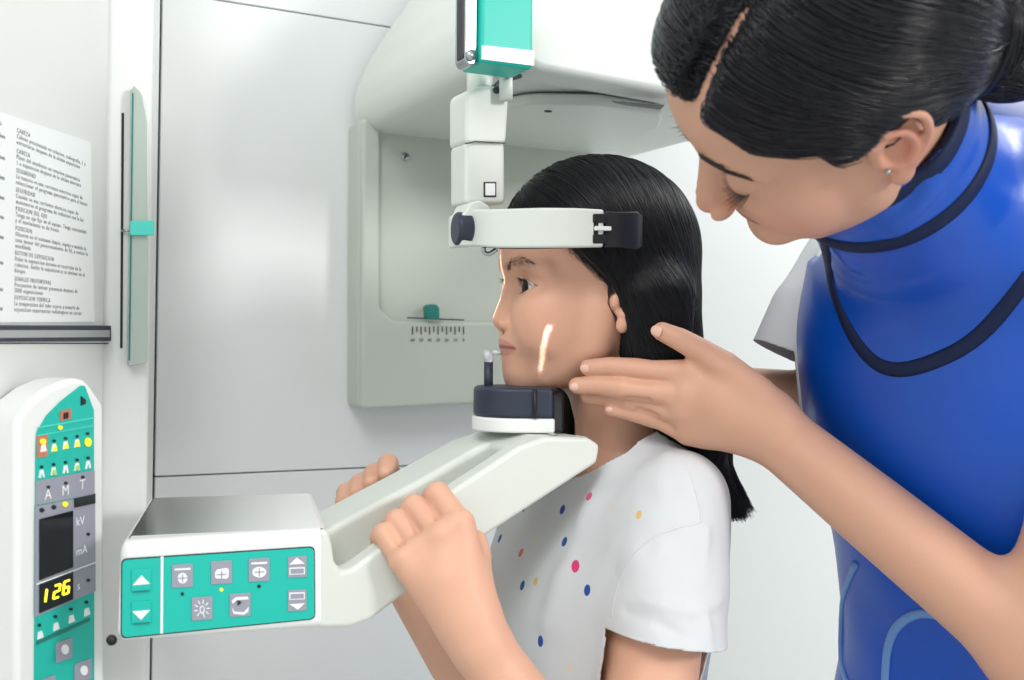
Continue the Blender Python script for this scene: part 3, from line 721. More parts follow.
# ---- a head with a face, in its own frame: x forward, y to the person's left, z up, millimetres from eye level between the ears
def head_sdf(S, q, female=True):
    """q: dict of face measures"""
    zs = q.get('zs', 1.0); ws = q.get('ws', 1.0)
    S.ell((-10, 0, 36), (93*q.get('ls', 1), 73*ws, 78), 0)
    S.ell((38, 0, 36), (50+q.get('fh',0), 57*ws, 50), 14)
    S.ell((38, 0, -26*zs), (46, 55*ws, 54*zs), 22)
    S.ell((-8, 0, -20), (60, 58*ws, 50), 16)
    for y in (-1, 1):
        S.ell((57, y*39*ws, -24*zs), (22, 18, 18), 22)
        S.ell((48, y*33*ws, -50*zs), (28, 23, 30*zs), 26)
        S.ell((28, y*46*ws, -34*zs), (32, 12, 34*zs), 22)
        S.chain([(10, y*56*ws, -20*zs), (12, y*(52*ws), -62*zs), (48, y*27, -94*zs), (q['chin'][0]-10, y*8, -102*zs)], [11, 13, 12, 12], 16)
        S.chain([(80+q.get('fh',0)*.7, y*10, 17), (74+q.get('fh',0)*.7, y*32, 21), (62, y*47, 15)], [6, 6.5, 7], 12)
    S.ell((30, 0, -78*zs), (46, 40*ws, 24), 18)
    S.ell((q.get('mx', 62), 0, -62*zs), (29, 27, 27*zs), 14)
    S.ell((q['chin'][0], 0, q['chin'][1]), (q.get('chr', 15), 17, 15), 16)
    # sockets
    for y in (-1, 1):
        S.gauss((80, y*30, 1), (18, 14, 11), q.get('sk', 6.5))
        S.gauss((84, y*17, 3), (10, 7, 10), q.get('sk2', 2.5))
    # nose
    nt = q['nose']; nr = q.get('nr', 8)
    S.chain([(74 + q.get('nb', 0), 0, 6), (nt[0]-26, 0, nt[1]*.55), (nt[0]-22, 0, nt[1])], [7, 8.5, 10], 8)
    S.chain([(80 + q.get('nb', 0), 0, 0), (nt[0]-15, 0, nt[1]*.6), (nt[0]-13, 0, nt[1])], [4.5, 6, 8], 6)
    S.chain([(78, 0, 12), (80.5 + q.get('nb', 0), 0, 0), ((80.5 + q.get('nb', 0))*.45 + (nt[0]-nr)*.55, 0, nt[1]*.55), (nt[0]-nr, 0, nt[1])], [6.5, 5, 6, nr], 9)
    for y in (-1, 1):
        S.ell((nt[0]-12.5, y*(nr+4.2), nt[1]-3.5), (9.5, 6.2*nr/8, 7*nr/8), 2.6)
        S.gauss((nt[0]-19, y*(nr+12.5), nt[1]-2), (6, 3.6, 8), 2.2)
    S.chain([(nt[0]-14, 0, nt[1]-6), (nt[0]-20, 0, nt[1]-12)], [4.5, 5], 5)
    for y in (-1, 1): S.ell((nt[0]-10.5, y*7.0*nr/8, nt[1]-10), (5.2, 2.8, 4.2), 1.5, kind='sub')
    # lips
    lz, lx = q['lip']; lw = q.get('lw', 24)
    S.chain([(lx-15, -lw, lz-.5), (lx-5, -lw*.55, lz+3.2), (lx-.6, -3, lz+5.2), (lx-.6, 3, lz+5.2), (lx-5, lw*.55, lz+3.2), (lx-15, lw, lz-.5)], [1.8, 3.6*q.get('lf', 1), 4.3*q.get('lf', 1), 4.3*q.get('lf', 1), 3.6*q.get('lf', 1), 1.8], 4)
    S.chain([(lx-15, -lw*.96, lz-1.5), (lx-6, -lw*.5, lz-4.6), (lx-2.6, 0, lz-6), (lx-6, lw*.5, lz-4.6), (lx-15, lw*.96, lz-1.5)], [1.8, 4.2*q.get('lf', 1), 5*q.get('lf', 1), 4.2*q.get('lf', 1), 1.8], 4)
    op = q.get('open', 0.9)
    S.chain([(lx-13, -lw-.5, lz-1), (lx-2, -lw*.5, lz-.6), (lx+2, 0, lz-.2), (lx-2, lw*.5, lz-.6), (lx-13, lw+.5, lz-1)], [.7, op, op*1.1, op, .7], 1.6, kind='sub')
    S.gauss((lx-2, 0, lz-16*zs), (9, 16, 5), 3.0)
    S.gauss((lx+2, 0, lz+12), (6, 3, 6), 1.2)
    for y in (-1, 1): S.gauss((lx-17, y*(lw+3), lz-2), (7, 4, 6), 1.6)

def eye_part(S, q):
    for y in (-1, 1):
        c = (q['eye'][0], y*q['eye'][1], q['eye'][2]); r = q.get('er', 12.0)
        S.ell(c, (r+1.6, r+2.4, r+1.2), 4)
def ear_sdf(S, y, sc=1.0, c=(0, 68, -4), tilt=0.0):
    X = lambda a, b_, z: (c[0] + (a*math.cos(tilt) + z*math.sin(tilt))*sc, y*(c[1] + b_), c[2] + (z*math.cos(tilt) - a*math.sin(tilt))*sc)
    # plate of the ear, helix rim, antihelix, tragus, lobe, concha
    S.ell(X(-9, 5, 4), (17*sc, 6, 27*sc), 5)
    sm_ = lambda L: [tuple(v_) for v_ in smoothline([Vector(a) for a in L], 4)]
    S.chain(sm_([X(4, 4, 8), X(5, 8, 20), X(-3, 11, 31), X(-16, 13, 31), X(-26, 14, 19), X(-26, 13, 2), X(-17, 10, -16), X(-8, 7, -27)]), 3.0, 4)
    S.ell(X(-6, 6, -28), (7*sc, 4.2, 8.5*sc), 4)
    S.gauss(X(-12, 13, 18), (8, 7, 6), 4.5)
    S.ell(X(-7, 12, -1), (9.5*sc, 8, 12.5*sc), 2.5, kind='sub')
    S.chain(sm_([X(-4, 10, 19), X(-15, 11, 12), X(-18, 11, -2), X(-12, 10, -14), X(-5, 8, -17)]), 2.5, 4.5)
    S.ell(X(4, 7, -4), (4, 4, 6), 3)
# ------------------------------------------------------------------ the girl
def A3(p): return np.array(p, float)
girl = empty('person', (0.11, 0.98, 0), 'girl in a white T-shirt with coloured dots, long black hair, chin on the machine rest', 'person')
HG = Frame([[-0.9775119524161384, 0.20674318040298284, 0.041564891921474764], [-0.20819667948388332, -0.9774847252790279, -0.03431842796608965], [0.033533946016974334, -0.042200346006143294, 0.9985462459302985]], (0.07626042, 0.97, CZ + 0.04738475), 0.000977)
gq = dict(brow=[(86, 14, 15), (84, 24, 19), (77, 36, 20), (70, 43, 17)], lid=(6.8, .10), zs=.86, ws=.95, ls=.91, chin=(69, -82), chr=13, nose=(96.5, -33), nr=7.0, nb=0, lip=(87.5, -57), lw=25, mx=60, fh=6, eye=(67.5, 35.5, -2), er=11.5, open=1.9, lf=.85)
S = Sdf(); S.fr = HG
head_sdf(S, gq); eye_part(S, gq)
for y in (-1, 1): ear_sdf(S, y, .85, (-1, 64, -7))
gh = np.array([-0.94, -0.34, 0]); gs_ = np.array([0.34, -0.94, 0])
def rz(x, y, z): return A3((x, y, CZ + z))
S.fr = WF
S.chain([HG.w((-14, 0, -40)), HG.w((-16, 0, -75)), rz(.118, .992, -.115)], [.044, .040, .046], .018)
grows = [(rz(.112, .998, -.100), .040, .050), (rz(.108, .998, -.125), .054, .092), (rz(.100, .993, -.175), .074, .108), (rz(.082, .985, -.25), .089, .112), (rz(.070, .983, -.35), .086, .108), (rz(.072, .985, -.45), .080, .106), (rz(.085, .985, -.60), .085, .120)]
S.loft(grows, .03, 2.4, (gh, gs_))
sh, el, wr = A3(P(676, 502, .895)), A3(P(612, 850, .80)), A3(P(478, 640, .792))
mid = A3(P(655, 672, .850))
S.chain([sh, mid, el], [.037, .035, .033], .03)
S.chain([el, el*.5 + wr*.5, wr], [.033, .031, .0215], .02)
shf, elf, wrf = rz(.055, 1.085, -.15), A3(P(512, 735, 1.02)), A3(P(404, 575, .985))
S.chain([shf, elf], [.040, .033], .03); S.chain([elf, elf*.5 + wrf*.5, wrf], [.033, .031, .022], .02)
# near hand: palm from the wrist to four knuckles, each finger bent over the rail, thumb on the outer side
mcp = [A3(P(459, 524, .803)), A3(P(440, 537, .800)), A3(P(421, 549, .802)), A3(P(403, 560, .798))]
pip = [A3(P(437.5, 494, .826)), A3(P(414.5, 507, .825)), A3(P(397, 521, .821)), A3(P(384, 534, .811))]
dip = [A3(P(432, 497, .853)), A3(P(409, 511, .852)), A3(P(391, 526, .850)), A3(P(379, 538, .838))]
tip = [A3(P(436, 518, .866)), A3(P(413, 531, .865)), A3(P(395, 545, .862)), A3(P(384, 554, .850))]
for m_, r_ in zip(mcp, (.0125, .0125, .012, .0115)): S.chain([wr*.75 + m_*.25, m_], [.0165, r_], .012)
S.chain([wr, (mcp[0]+mcp[3])/2*.6 + wr*.4], [.021, .022], .014)
for i in range(4):
    r_ = (.0100, .0102, .0096, .0088)[i]
    S.chain([mcp[i], pip[i]], [r_*1.08, r_*.98], .0015); S.chain([pip[i], dip[i], tip[i]], [r_*.98, r_*.88, r_*.8], .0015)
    S.gauss(mcp[i] + A3((0, -.008, .004)), (.007, .007, .007), -.0014)
for i in range(3):
    a = (mcp[i]+mcp[i+1])/2; b = (pip[i]+pip[i+1])/2; a = a*.62 + b*.38
    S.ridge([a + A3((0, -.010, 0)), b + A3((0, -.012, .004))], .0026, .0042)
S.chain([wr*.75 + mcp[0]*.25, A3(P(474, 585, .800)), A3(P(479, 556, .815)), A3(P(476, 541, .822))], [.017, .0135, .0098, .0085], .008)
# far hand: the knuckles show beyond the far rail
mcf = [A3(P(396, 492, .992)), A3(P(384, 502, .992)), A3(P(371, 512, .992)), A3(P(358, 522, .992))]
pf = [A3(P(388, 464, .976)), A3(P(374, 474, .976)), A3(P(360, 484, .974)), A3(P(347, 493, .970))]
for i in range(4):
    S.chain([wrf*.7 + mcf[i]*.3, mcf[i]], [.015, .012], .012)
    S.chain([mcf[i], pf[i]], [.0102, .0092], .005); S.chain([pf[i], pf[i] + A3((0, -.022, -.006))], [.0092, .0075], .003)
S.chain([wrf, A3(P(410, 530, .97)), A3(P(412, 505, .955))], [.015, .012, .009], .008)
# eyelid openings
def almond(fr, q, y, hu, hl, half=13.5, slant=0.0):
    R, t, sc = fr.R.astype(f4), fr.t.astype(f4), f4(fr.s); cx, cy, cz = q['eye'][0], y*q['eye'][1], q['eye'][2]
    def fn(p):
        l = ((p - t) @ R)/sc; a = (l[..., 1] - cy)*y; u_ = np.clip(a/half, -1.3, 1.3); z = l[..., 2] - cz - slant*a
        zu = hu*(1 - np.abs(u_)**2.2); zl = -hl*(1 - u_**2)
        d = np.maximum(np.maximum(z - zu, zl - z), (cx + 3) - l[..., 0]); return (d*sc*.8).astype(f4)
    return fn
for y in (-1, 1): S.add('sub', almond(HG, gq, y, 6.8, 5.5, 14.2, .10), .0007)
for y in (-1, 1):
    S.fr = HG
    S.ridge([(83, y*22, 4.6), (83.5, y*33, 6.6), (79, y*44, 4.6)], 1.3, .6)
    S.fr = WF
cz_ = lambda *L: [(CZ + a, b) for a, b in L]
gv, gf = S.mesh([axis([(-.20, .002), (-.13, .0015), (-.03, .0011), (.09, .0014), (.16, .003), (.26, None)]), axis([(.74, .003), (.77, .0016), (.88, .0011), (1.0, .0014), (1.05, .0028), (1.19, None)]),
                 axis(cz_((-.62, .006), (-.33, .0024), (-.25, .0016), (-.06, .0011), (.085, .0018), (.20, None)))])
me, gv2 = np_mesh('body', gv, gf)
def paint(v, fr, base, lip, q, lipc, blush):
    l = fr.l(v); c = np.tile(np.array(base), (len(v), 1))
    def mix(w_, col): 
        nonlocal c; w_ = np.clip(w_, 0, 1)[:, None]; c = c*(1-w_) + np.array(col)*w_
    lx, lz, lw = q['lip'][0], q['lip'][1], q['lw']
    for y in (-1, 1):
        mix(q.get('bl', .2)*np.exp(-(((l[:, 0]-62)/22)**2 + ((l[:, 1]-y*44)/22)**2 + ((l[:, 2]+34)/18)**2)), blush)
    mix(.35*np.exp(-(((l[:, 0]-q['nose'][0])/12)**2 + (l[:, 1]/14)**2 + ((l[:, 2]-q['nose'][1])/12)**2)), blush)
    e = np.sqrt((l[:, 1]/(lw+1))**2 + ((l[:, 2]-lz+.6)/np.where(l[:, 2] > lz, 8.2, 9.6))**2); w_ = np.clip((1.0-e)/.16, 0, 1)*(l[:, 0] > lx-20)
    mix(w_*q.get('lc', .55), lipc)
    mix(np.clip(1.4 - np.abs(l[:, 2]-(lz-.5))/1.5, 0, 1)*(np.abs(l[:, 1]) < lw+1)*(l[:, 0] > lx-20)*.75, np.array(lipc)*.28)  # shade of the mouth slit painted in as a dark lip tone
    if 'brow' in q:
        bp = np.array(q['brow'], float)
        for y in (-1, 1):
            ll = l*np.array([1, y, 1]); dd = np.full(len(l), 9e9)
            for a_, b_ in zip(bp[:-1], bp[1:]):
                ba = (b_-a_)[1:]; h = np.clip(((ll-a_)[:, 1:] @ ba)/(ba @ ba), 0, 1); dd = np.minimum(dd, np.where(l[:, 0] > 50, np.linalg.norm((ll-a_)[:, 1:] - h[:, None]*ba, axis=1), 99))
            mix(q.get('bs', .38)*np.exp(-(dd/q.get('bw', 3.0))**2), np.array(base)*np.array((.30, .25, .25)))
    for y in (-1, 1):   # dark root line of the upper lashes
        if 'lid' in q:
            a = (l[:, 1]*y - q['eye'][1]); u_ = a/14.2; zz = l[:, 2]-q['eye'][2]-q['lid'][1]*a; zu = q['lid'][0]*(1-np.abs(np.clip(u_, -1, 1))**2.2)
            mix(np.clip(1.3-np.abs(zz-zu-.2)/.75, 0, 1)*(np.abs(u_) < 1.0)*(l[:, 0] > 60)*.8, (.02, .014, .012))
    for y in (-1, 1):   # warm rims of the ears and eyelids
        mix(.45*np.exp(-(((l[:, 0]+12)/20)**2 + ((l[:, 1]-y*80)/10)**2 + ((l[:, 2]+2)/34)**2)), blush)
        mix(.35*np.exp(-(((l[:, 0]-82)/8)**2 + ((l[:, 1]-y*32)/15)**2 + ((l[:, 2]-1)/7)**2)), np.array(base)*np.array((.72, .6, .58)))
    return c
gcol = paint(gv2, HG, s(218, 168, 142), None, gq, s(188, 112, 104), s(216, 142, 118))
dk = (gv2[:, 1] > 1.0)
colour(me, gcol)
body = link('body', me, 'skin_g', girl)
gb = bvh_of(gv, gf)

def eyeball(fr, q, y, gaze, iris, parent, ir=5.6):
    c = Vector(fr.w((q['eye'][0], y*q['eye'][1], q['eye'][2]))); r = q.get('er', 12)*fr.s
    bm = bmesh.new(); bmesh.ops.create_uvsphere(bm, u_segments=96, v_segments=64, radius=r); 
    for v_ in bm.verts: v_.co += c
    me = fin(bm, 'eye'); g = Vector(fr.R @ np.array(gaze)).normalized(); cols = []
    for v_ in me.vertices:
        a = math.acos(max(-1, min(1, (v_.co - c).normalized().dot(g))))*q.get('er', 12)
        cols.append((.006, .005, .006) if a < 2.2 else iris if a < ir else (.012, .01, .01) if a < ir + .5 else (.74, .72, .70))
    colour(me, np.array(cols)); return link('eye', me, 'eye', parent)
M['eye'] = mat('eye_gloss', (.7, .7, .7), .18, spec=.22, attr='Col')
for y in (-1, 1): eyeball(HG, gq, y, (1, .25, -.02), (.010, .007, .006), girl, 6.6)

def lashes(fr, q, y, hu, half, n, ln, droop, parent, slant=0.0, lower=False, rad=.00016):
    out = []; rng = np.random.RandomState(3)
    for i in range(n):
        u_ = -0.9 + 1.9*i/(n-1); a = u_*half*.98; z = (hu*(1-abs(min(1, abs(u_)))**2.2))*(-1 if lower else 1) + slant*a
        R0 = q.get('er', 12) + 1.0; x = math.sqrt(max(0, R0**2 - a*a*.75 - z*z)); L_ = ln*(.65 + .5*max(0, u_+.5)) * (1+.15*rng.randn())
        p0 = np.array([q['eye'][0]+x, y*(q['eye'][1]+a), q['eye'][2]+z])
        d = np.array([1, y*u_*.55, droop]); d /= np.linalg.norm(d); up_ = np.array([0, 0, -.5 if lower else .7])
        pts = [p0 + d*L_*t + up_*L_*t*t*.5 for t in np.linspace(0, 1, 6)]; out.append(fr.w(np.array(pts)))
    return strands('lower_eyelashes' if lower else 'eyelashes', out, rad, 'lash', parent, .3)
for y in (-1, 1):
    lashes(HG, gq, y, 6.8, 14, 34, 6.5, -.12, girl, .10)
    lashes(HG, gq, y, 5.5, 14, 22, 2.6, -.3, girl, .10, True, .0001)
def brow(fr, y, pts, wd, n, seed, parent, bv, rad=.00018, ln=7):
    """short hairs rooted on the brow line, lying back towards the temple"""
    rng = np.random.RandomState(seed); P_ = np.array(pts, float); out = []
    for i in range(n):
        t = rng.rand()*(len(P_)-1); k = min(int(t), len(P_)-2); b = P_[k] + (P_[k+1]-P_[k])*(t-k); w_ = wd*(1 - .7*(t/(len(P_)-1))**2)*(.55 + .45*min(1, t*2))
        b = b + np.array([0, 0, rng.randn()*w_*.45]); d = P_[k+1]-P_[k]; d = d/np.linalg.norm(d); d = d + np.array([0, 0, .35 - .5*t/(len(P_)-1) + .15*rng.randn()])
        row = []
        for j in range(5):
            q = fr.w(b*np.array([1, y, 1]) + d*np.array([1, y, 1])*ln*j/4); h = bv.find_nearest(Vector(q))
            row.append(np.array(h[0] + h[1]*(.0003 + .0003*j/4)))
        out.append(np.array(row))
    return strands('eyebrow', out, rad, 'brow', parent, .3)
for y in (-1, 1): brow(HG, y, [(86, 12, 15), (84, 24, 20), (77, 36, 22), (70, 44, 19)], 2.6, 110, 5+y, girl, gb, .00009, 4.5)

# T-shirt
T = Sdf(); off = .009
T.loft([(c, a+off, b+off) for c, a, b in grows] + [], .03, 2.4, (gh, gs_))
hem = A3(P(668, 650, .845)); hemf = shf + (elf-shf)*.52
T.chain([sh + A3((-.01, .03, .004)), sh + A3((0, 0, .0)), hem + (hem-sh)*.25], [.040, .044, .047], .04)
T.chain([shf + A3((.01, -.03, .004)), shf, hemf + (hemf-shf)*.3], [.044, .047, .050], .05)
T.chain([HG.w((-20, 0, -95)), rz(.110, .996, -.12)], [.048, .060], .05)
# folds: long soft pulls from the shoulder and armpit, small ones on the sleeve
FX = lambda pts, sg, am: T.ridge([A3(P(x, y, d)) for x, y, d in pts], sg, am*1.45)
FX([(640, 560, .845), (605, 620, .88), (585, 690, .89)], .018, -.0028)
FX([(622, 575, .86), (598, 635, .885), (575, 700, .89)], .014, .003)
FX([(655, 520, .86), (625, 545, .87), (600, 600, .885)], .010, -.0025)
FX([(585, 500, .90), (560, 560, .89), (545, 620, .89)], .012, -.003)
FX([(535, 520, .90), (530, 600, .89), (520, 690, .89)], .012, .003)
FX([(700, 525, .83), (665, 545, .83), (640, 580, .84)], .006, -.0010)
FX([(700, 560, .82), (655, 580, .82)], .005, .002); FX([(725, 600, .83), (690, 612, .81), (640, 600, .82)], .005, -.0018)
FX([(690, 640, .81), (650, 620, .81), (628, 612, .83)], .005, .0018); FX([(708, 530, .84), (712, 600, .81), (704, 655, .81)], .006, -.0022)
FX([(640, 450, .93), (600, 500, .91), (560, 530, .90)], .010, -.002); FX([(690, 480, .88), (640, 500, .88)], .008, .0015)
def shirt_noise(p):
    x, y, z = p[..., 0], p[..., 1], p[..., 2]
    return (.0009*np.sin(60*x + 22*z + 2*np.sin(30*y)) * np.sin(38*z + 25*y) + .0004*np.sin(130*x + 70*z+3*np.sin(50*x))*np.sin(90*y + 40*z)).astype(f4)
T.field(shirt_noise)
tv, tf_ = T.mesh([axis([(-.03, .0022), (.30, None)]), axis([(.76, .0022), (1.2, None)]), axis(cz_((-.57, .0035), (-.33, .0022), (-.02, None)))])
nc = A3(P(606, 414, .975)); hd_ = (hem-sh)/np.linalg.norm(hem-sh); hn = hd_*.25 + A3((-.12, 0, -.97)); hn /= np.linalg.norm(hn)
hp = A3(P(668, 648, .80)); hfn = (hemf-shf)/np.linalg.norm(hemf-shf)
ndir = A3((.05, 0, 1)); ndir /= np.linalg.norm(ndir)
def tcut(v):
    d = v - nc; neck = np.sqrt((d*np.array([1.0, .92, .8])*d*np.array([1.0, .92, .8])).sum(-1)) - .064
    a = v - hp; near = (v[:, 1] < .915) & (v[:, 2] < CZ-.2); 
    s1 = np.where((v[:, 1] < .93) & (v[:, 0] > .03), -(a @ hn), .05)
    s2 = np.where(v[:, 1] > 1.085, -((v - hemf) @ hfn), .05)
    dl = T.ops[0][1](v.astype(f4)); s1 = np.maximum(s1, .014 - dl); s2 = np.maximum(s2, .008 - dl)
    return np.minimum(np.minimum(np.minimum(neck, v[:, 2] - (CZ-.55)), s1), s2)
tv, tf_ = cut_mesh(tv, tf_, tcut)
me, tv2 = np_mesh('t_shirt', tv, tf_)
shirt_b = bvh_of(tv, tf_)
dots = [(250, 268, 'b'), (157, 262, 'b'), (98, 338, 'b'), (255, 346, 'b'), (153, 452, 'b'), (100, 525, 'b'), (197, 586, 'b'), (310, 463, 'b'), (314, 236, 'p'), (281, 405, 'P'), (435, 280, 'y'), (370, 262, 't'), (185, 442, 'y'), (133, 345, 't'), (183, 345, 't'), (95, 440, 't'), (268, 652, 't'), (149, 373, 'o')]
sm = mat('shirt_cotton', s(208, 211, 214), .85, bump=.25, bscale=1400, spec=.2, var=.01); nt = sm.node_tree; bs = nt.nodes['Principled BSDF']
bs.inputs['Sheen Weight'].default_value = .15
tc = nt.nodes.new('ShaderNodeTexCoord'); prev = bs.inputs['Base Color'].links[0].from_socket
DC = {'b': s(38, 78, 158), 'p': s(222, 96, 128), 'P': s(214, 62, 122), 'y': s(220, 184, 120), 't': s(222, 208, 186), 'o': s(206, 120, 92)}
for x, y, c in dots:
    h = hit(shirt_b, 460 + x/2.43, 400 + y/2.43)
    if h[0] is None: continue
    r_ = {'P': .0042, 't': .0026, 'y': .003}.get(c, .0036)
    su = nt.nodes.new('ShaderNodeVectorMath'); su.operation = 'SUBTRACT'; su.inputs[1].default_value = h[0]
    nt.links.new(tc.outputs['Object'], su.inputs[0])
    mp = nt.nodes.new('ShaderNodeMapping'); mp.inputs['Rotation'].default_value = (0, .35, 0); mp.inputs['Scale'].default_value = (1.25, 1, .78)
    nt.links.new(su.outputs[0], mp.inputs['Vector'])
    ln = nt.nodes.new('ShaderNodeVectorMath'); ln.operation = 'LENGTH'; nt.links.new(mp.outputs[0], ln.inputs[0])
    mr = nt.nodes.new('ShaderNodeMapRange'); mr.inputs['From Min'].default_value = r_; mr.inputs['From Max'].default_value = r_+.0006; mr.inputs['To Min'].default_value = 1; mr.inputs['To Max'].default_value = 0
    nt.links.new(ln.outputs['Value'], mr.inputs['Value'])
    mx = nt.nodes.new('ShaderNodeMix'); mx.data_type = 'RGBA'; nt.links.new(mr.outputs[0], mx.inputs[0]); nt.links.new(prev, mx.inputs[6]); mx.inputs[7].default_value = (*DC[c], 1); prev = mx.outputs[2]
nt.links.new(prev, bs.inputs['Base Color']); M['shirt'] = sm
shirt = link('t_shirt', me, 'shirt', girl); solidify(shirt, .0016, 0)
ribbon('sleeve_seam', shirt_b, [(676, 447), (692, 480), (700, 512), (699, 523), (680, 527), (657, 537), (630, 562), (615, 598), (611, 636)], .0022, .0007, 'shirt', shirt, lift=.0008)
ribbon('neck_binding', shirt_b, [(588, 472), (600, 463), (614, 452), (626, 442), (636, 436)], .0060, .0009, 'shirt', shirt, lift=.0008)
# trousers and shoes, below the picture
J = Sdf(); hipc = rz(.10, .985, -.60)
J.loft([(rz(.10, .985, -.50), .082, .122), (rz(.10, .985, -.62), .092, .135), (rz(.10, .985, -.68), .09, .135)], .03, 2.3, (gh, gs_))
for sg in (-1, 1):
    b = hipc + gs_*sg*.066; J.chain([b + A3((0, 0, -.03)), b + A3((0, 0, -.30)), A3((b[0], b[1], .085))], [.066, .052, .042], .03)
jv, jf = J.mesh([axis([(-.02, .006), (.24, None)]), axis([(.82, .006), (1.16, None)]), axis([(.04, .006), (CZ-.46, None)])])
me, _ = np_mesh('trousers', jv, jf); M['denim'] = mat('blue_denim', s(70, 92, 130), .8, bump=.2, bscale=900, var=.05); link('trousers', me, 'denim', girl)
for sg in (-1, 1):
    K = Sdf(); b = hipc + gs_*sg*.066; K.chain([A3((b[0], b[1], .045)) - gh*.03, A3((b[0], b[1], .04)) + gh*.05, A3((b[0], b[1], .030)) + gh*.11], [.036, .036, .028], .02)
    K.add('int', lambda p: (f4(.002) - p[..., 2]), .004)
    kv, kf_ = K.mesh([axis([(-.10, .005), (.22, None)]), axis([(.78, .005), (1.18, None)]), axis([(-.01, .005), (.11, None)])]); me, _ = np_mesh('shoe', kv, kf_); link('shoe', me, 'plastic_white', girl)

# hair
H = Sdf(); H.fr = HG
H.ell((-8, 0, 38), (88, 77, 86), 0)
H.ell((18, 0, 44), (72, 72, 72), 20)
H.ell((-32, 0, 0), (55, 71, 70), 20)
H.fr = WF
for pts, rr in (([(650, 300, .925), (655, 345, .920), (676, 405, .925), (704, 448, .935), (722, 474, .945)], [.036, .030, .027, .018, .004]),
                ([(655, 300, .985), (664, 350, .985), (684, 400, .99), (708, 448, .985), (724, 474, .975)], [.040, .035, .030, .020, .005]),
                ([(650, 300, 1.04), (655, 350, 1.04), (680, 410, 1.04), (708, 450, 1.02), (724, 474, 1.0)], [.036, .034, .030, .018, .005])):
    H.chain([A3(P(*p)) for p in pts], rr, .014)
H.chain([A3(P(575, 300, 1.05)), A3(P(566, 390, 1.045)), A3(P(568, 450, 1.05))], [.022, .022, .014], .02)
HXB = ([-200, -70, -45, -25, -12, 0, 15, 30, 45, 60, 75, 100, 200], [-18, -13, -10, -8, -2, 3, 15, 32, 52, 74, 104, 130, 150])
def hairline(p, near_only=True):
    l = (p - HG.t.astype(f4)) @ HG.R.astype(f4)/f4(HG.s); xb = np.interp(l[..., 2], *HXB).astype(f4)
    return l, xb
def hcut(p):
    l, xb = hairline(p); d = (l[..., 0] - xb)*f4(HG.s*.75)
    return np.where(l[..., 1] < -40, np.minimum(d, (l[..., 0] - 20)*f4(HG.s)*0 + d), d).astype(f4)
H.add('int', hcut, .006)
H.chain([A3(P(566, 385, 1.03)), A3(P(562, 430, 1.03)), A3(P(566, 470, 1.04))], [.012, .011, .006], .004)
hv, hf = H.mesh([axis([(-.05, .002), (.26, None)]), axis([(.86, .002), (1.1, None)]), axis(cz_((-.17, .002), (.20, None)))])
me, hv2 = np_mesh('hair', hv, hf); hair = link('hair', me, 'hair_base', girl)
rng = np.random.RandomState(11)
# roots: along the parting and all over the cap
def hair_roots(n, box, sd, keep):
    out = []
    while sum(map(len, out)) < n:
        p = (rng.rand(20000, 3)*(box[1]-box[0]) + box[0]).astype(f4); d = sd.ev(p); m = np.abs(d) < .002; p = p[m]; p = p[keep(p)]; out.append(p)
    return np.concatenate(out)[:n]
gl, gh_ = gv.min(0), gv.max(0)
bx = (np.array([-.04, .87, CZ-.03]), np.array([.20, 1.08, CZ+.19]))
def keep_top(p):
    l, xb = hairline(p); return (l[:, 0] < xb-1) & (rng.rand(len(p)) < np.clip((l[:, 2]+10)/90, .05, 1))
roots = hair_roots(9000, bx, H, keep_top)
def combg(p, i):
    l = (p - HG.t.astype(f4)) @ HG.R.astype(f4)/f4(HG.s); d = np.zeros_like(l)
    sgn = np.where(l[:, 1] > -6, 1, -1)
    top = np.clip((l[:, 2] - 60)/60, 0, 1)
    d[:, 0] = -.55 - .5*np.clip((l[:, 0]-10)/60, 0, 1)*1.0 + .0*top; d[:, 1] = sgn*(1.1*top + .1); d[:, 2] = -1
    d = d @ HG.R.T.astype(f4)
    low = np.clip((CZ - .02 - p[:, 2])/.05, 0, 1)[:, None]
    dn = np.stack([.22 + .3*np.clip((CZ-.06-p[:, 2])/.06, 0, 1), np.zeros(len(p)), -np.ones(len(p))], -1)
    return (d*(1-low) + dn*low).astype(f4)
offs = (rng.rand(len(roots))*.0045 - .002).astype(f4)
ln = (.0105*(.9 + .15*rng.rand(len(roots)))).astype(f4)
st = flow(H, roots, combg, 36, ln, offs, rng, .05, lambda p: np.clip((p[:, 2] - (CZ-.118))/.02, 0, 1))
cur = []
for c in st:
    z = c[:, 2]; k = len(c)
    bad = np.where((z < CZ - .132 - .018*rng.rand()))[0]
    if len(bad): k = bad[0] + 1
    l = HG.l(c[:k]); xb = np.interp(l[:, 2], *HXB); b2 = np.where((l[:, 0] > xb + 3) & (l[:, 2] < 60))[0]
    if len(b2): k = min(k, b2[0])
    if k >= 4: cur.append(c[:k])
strands('hair_strands', cur, .00032, 'hair', hair, .5)
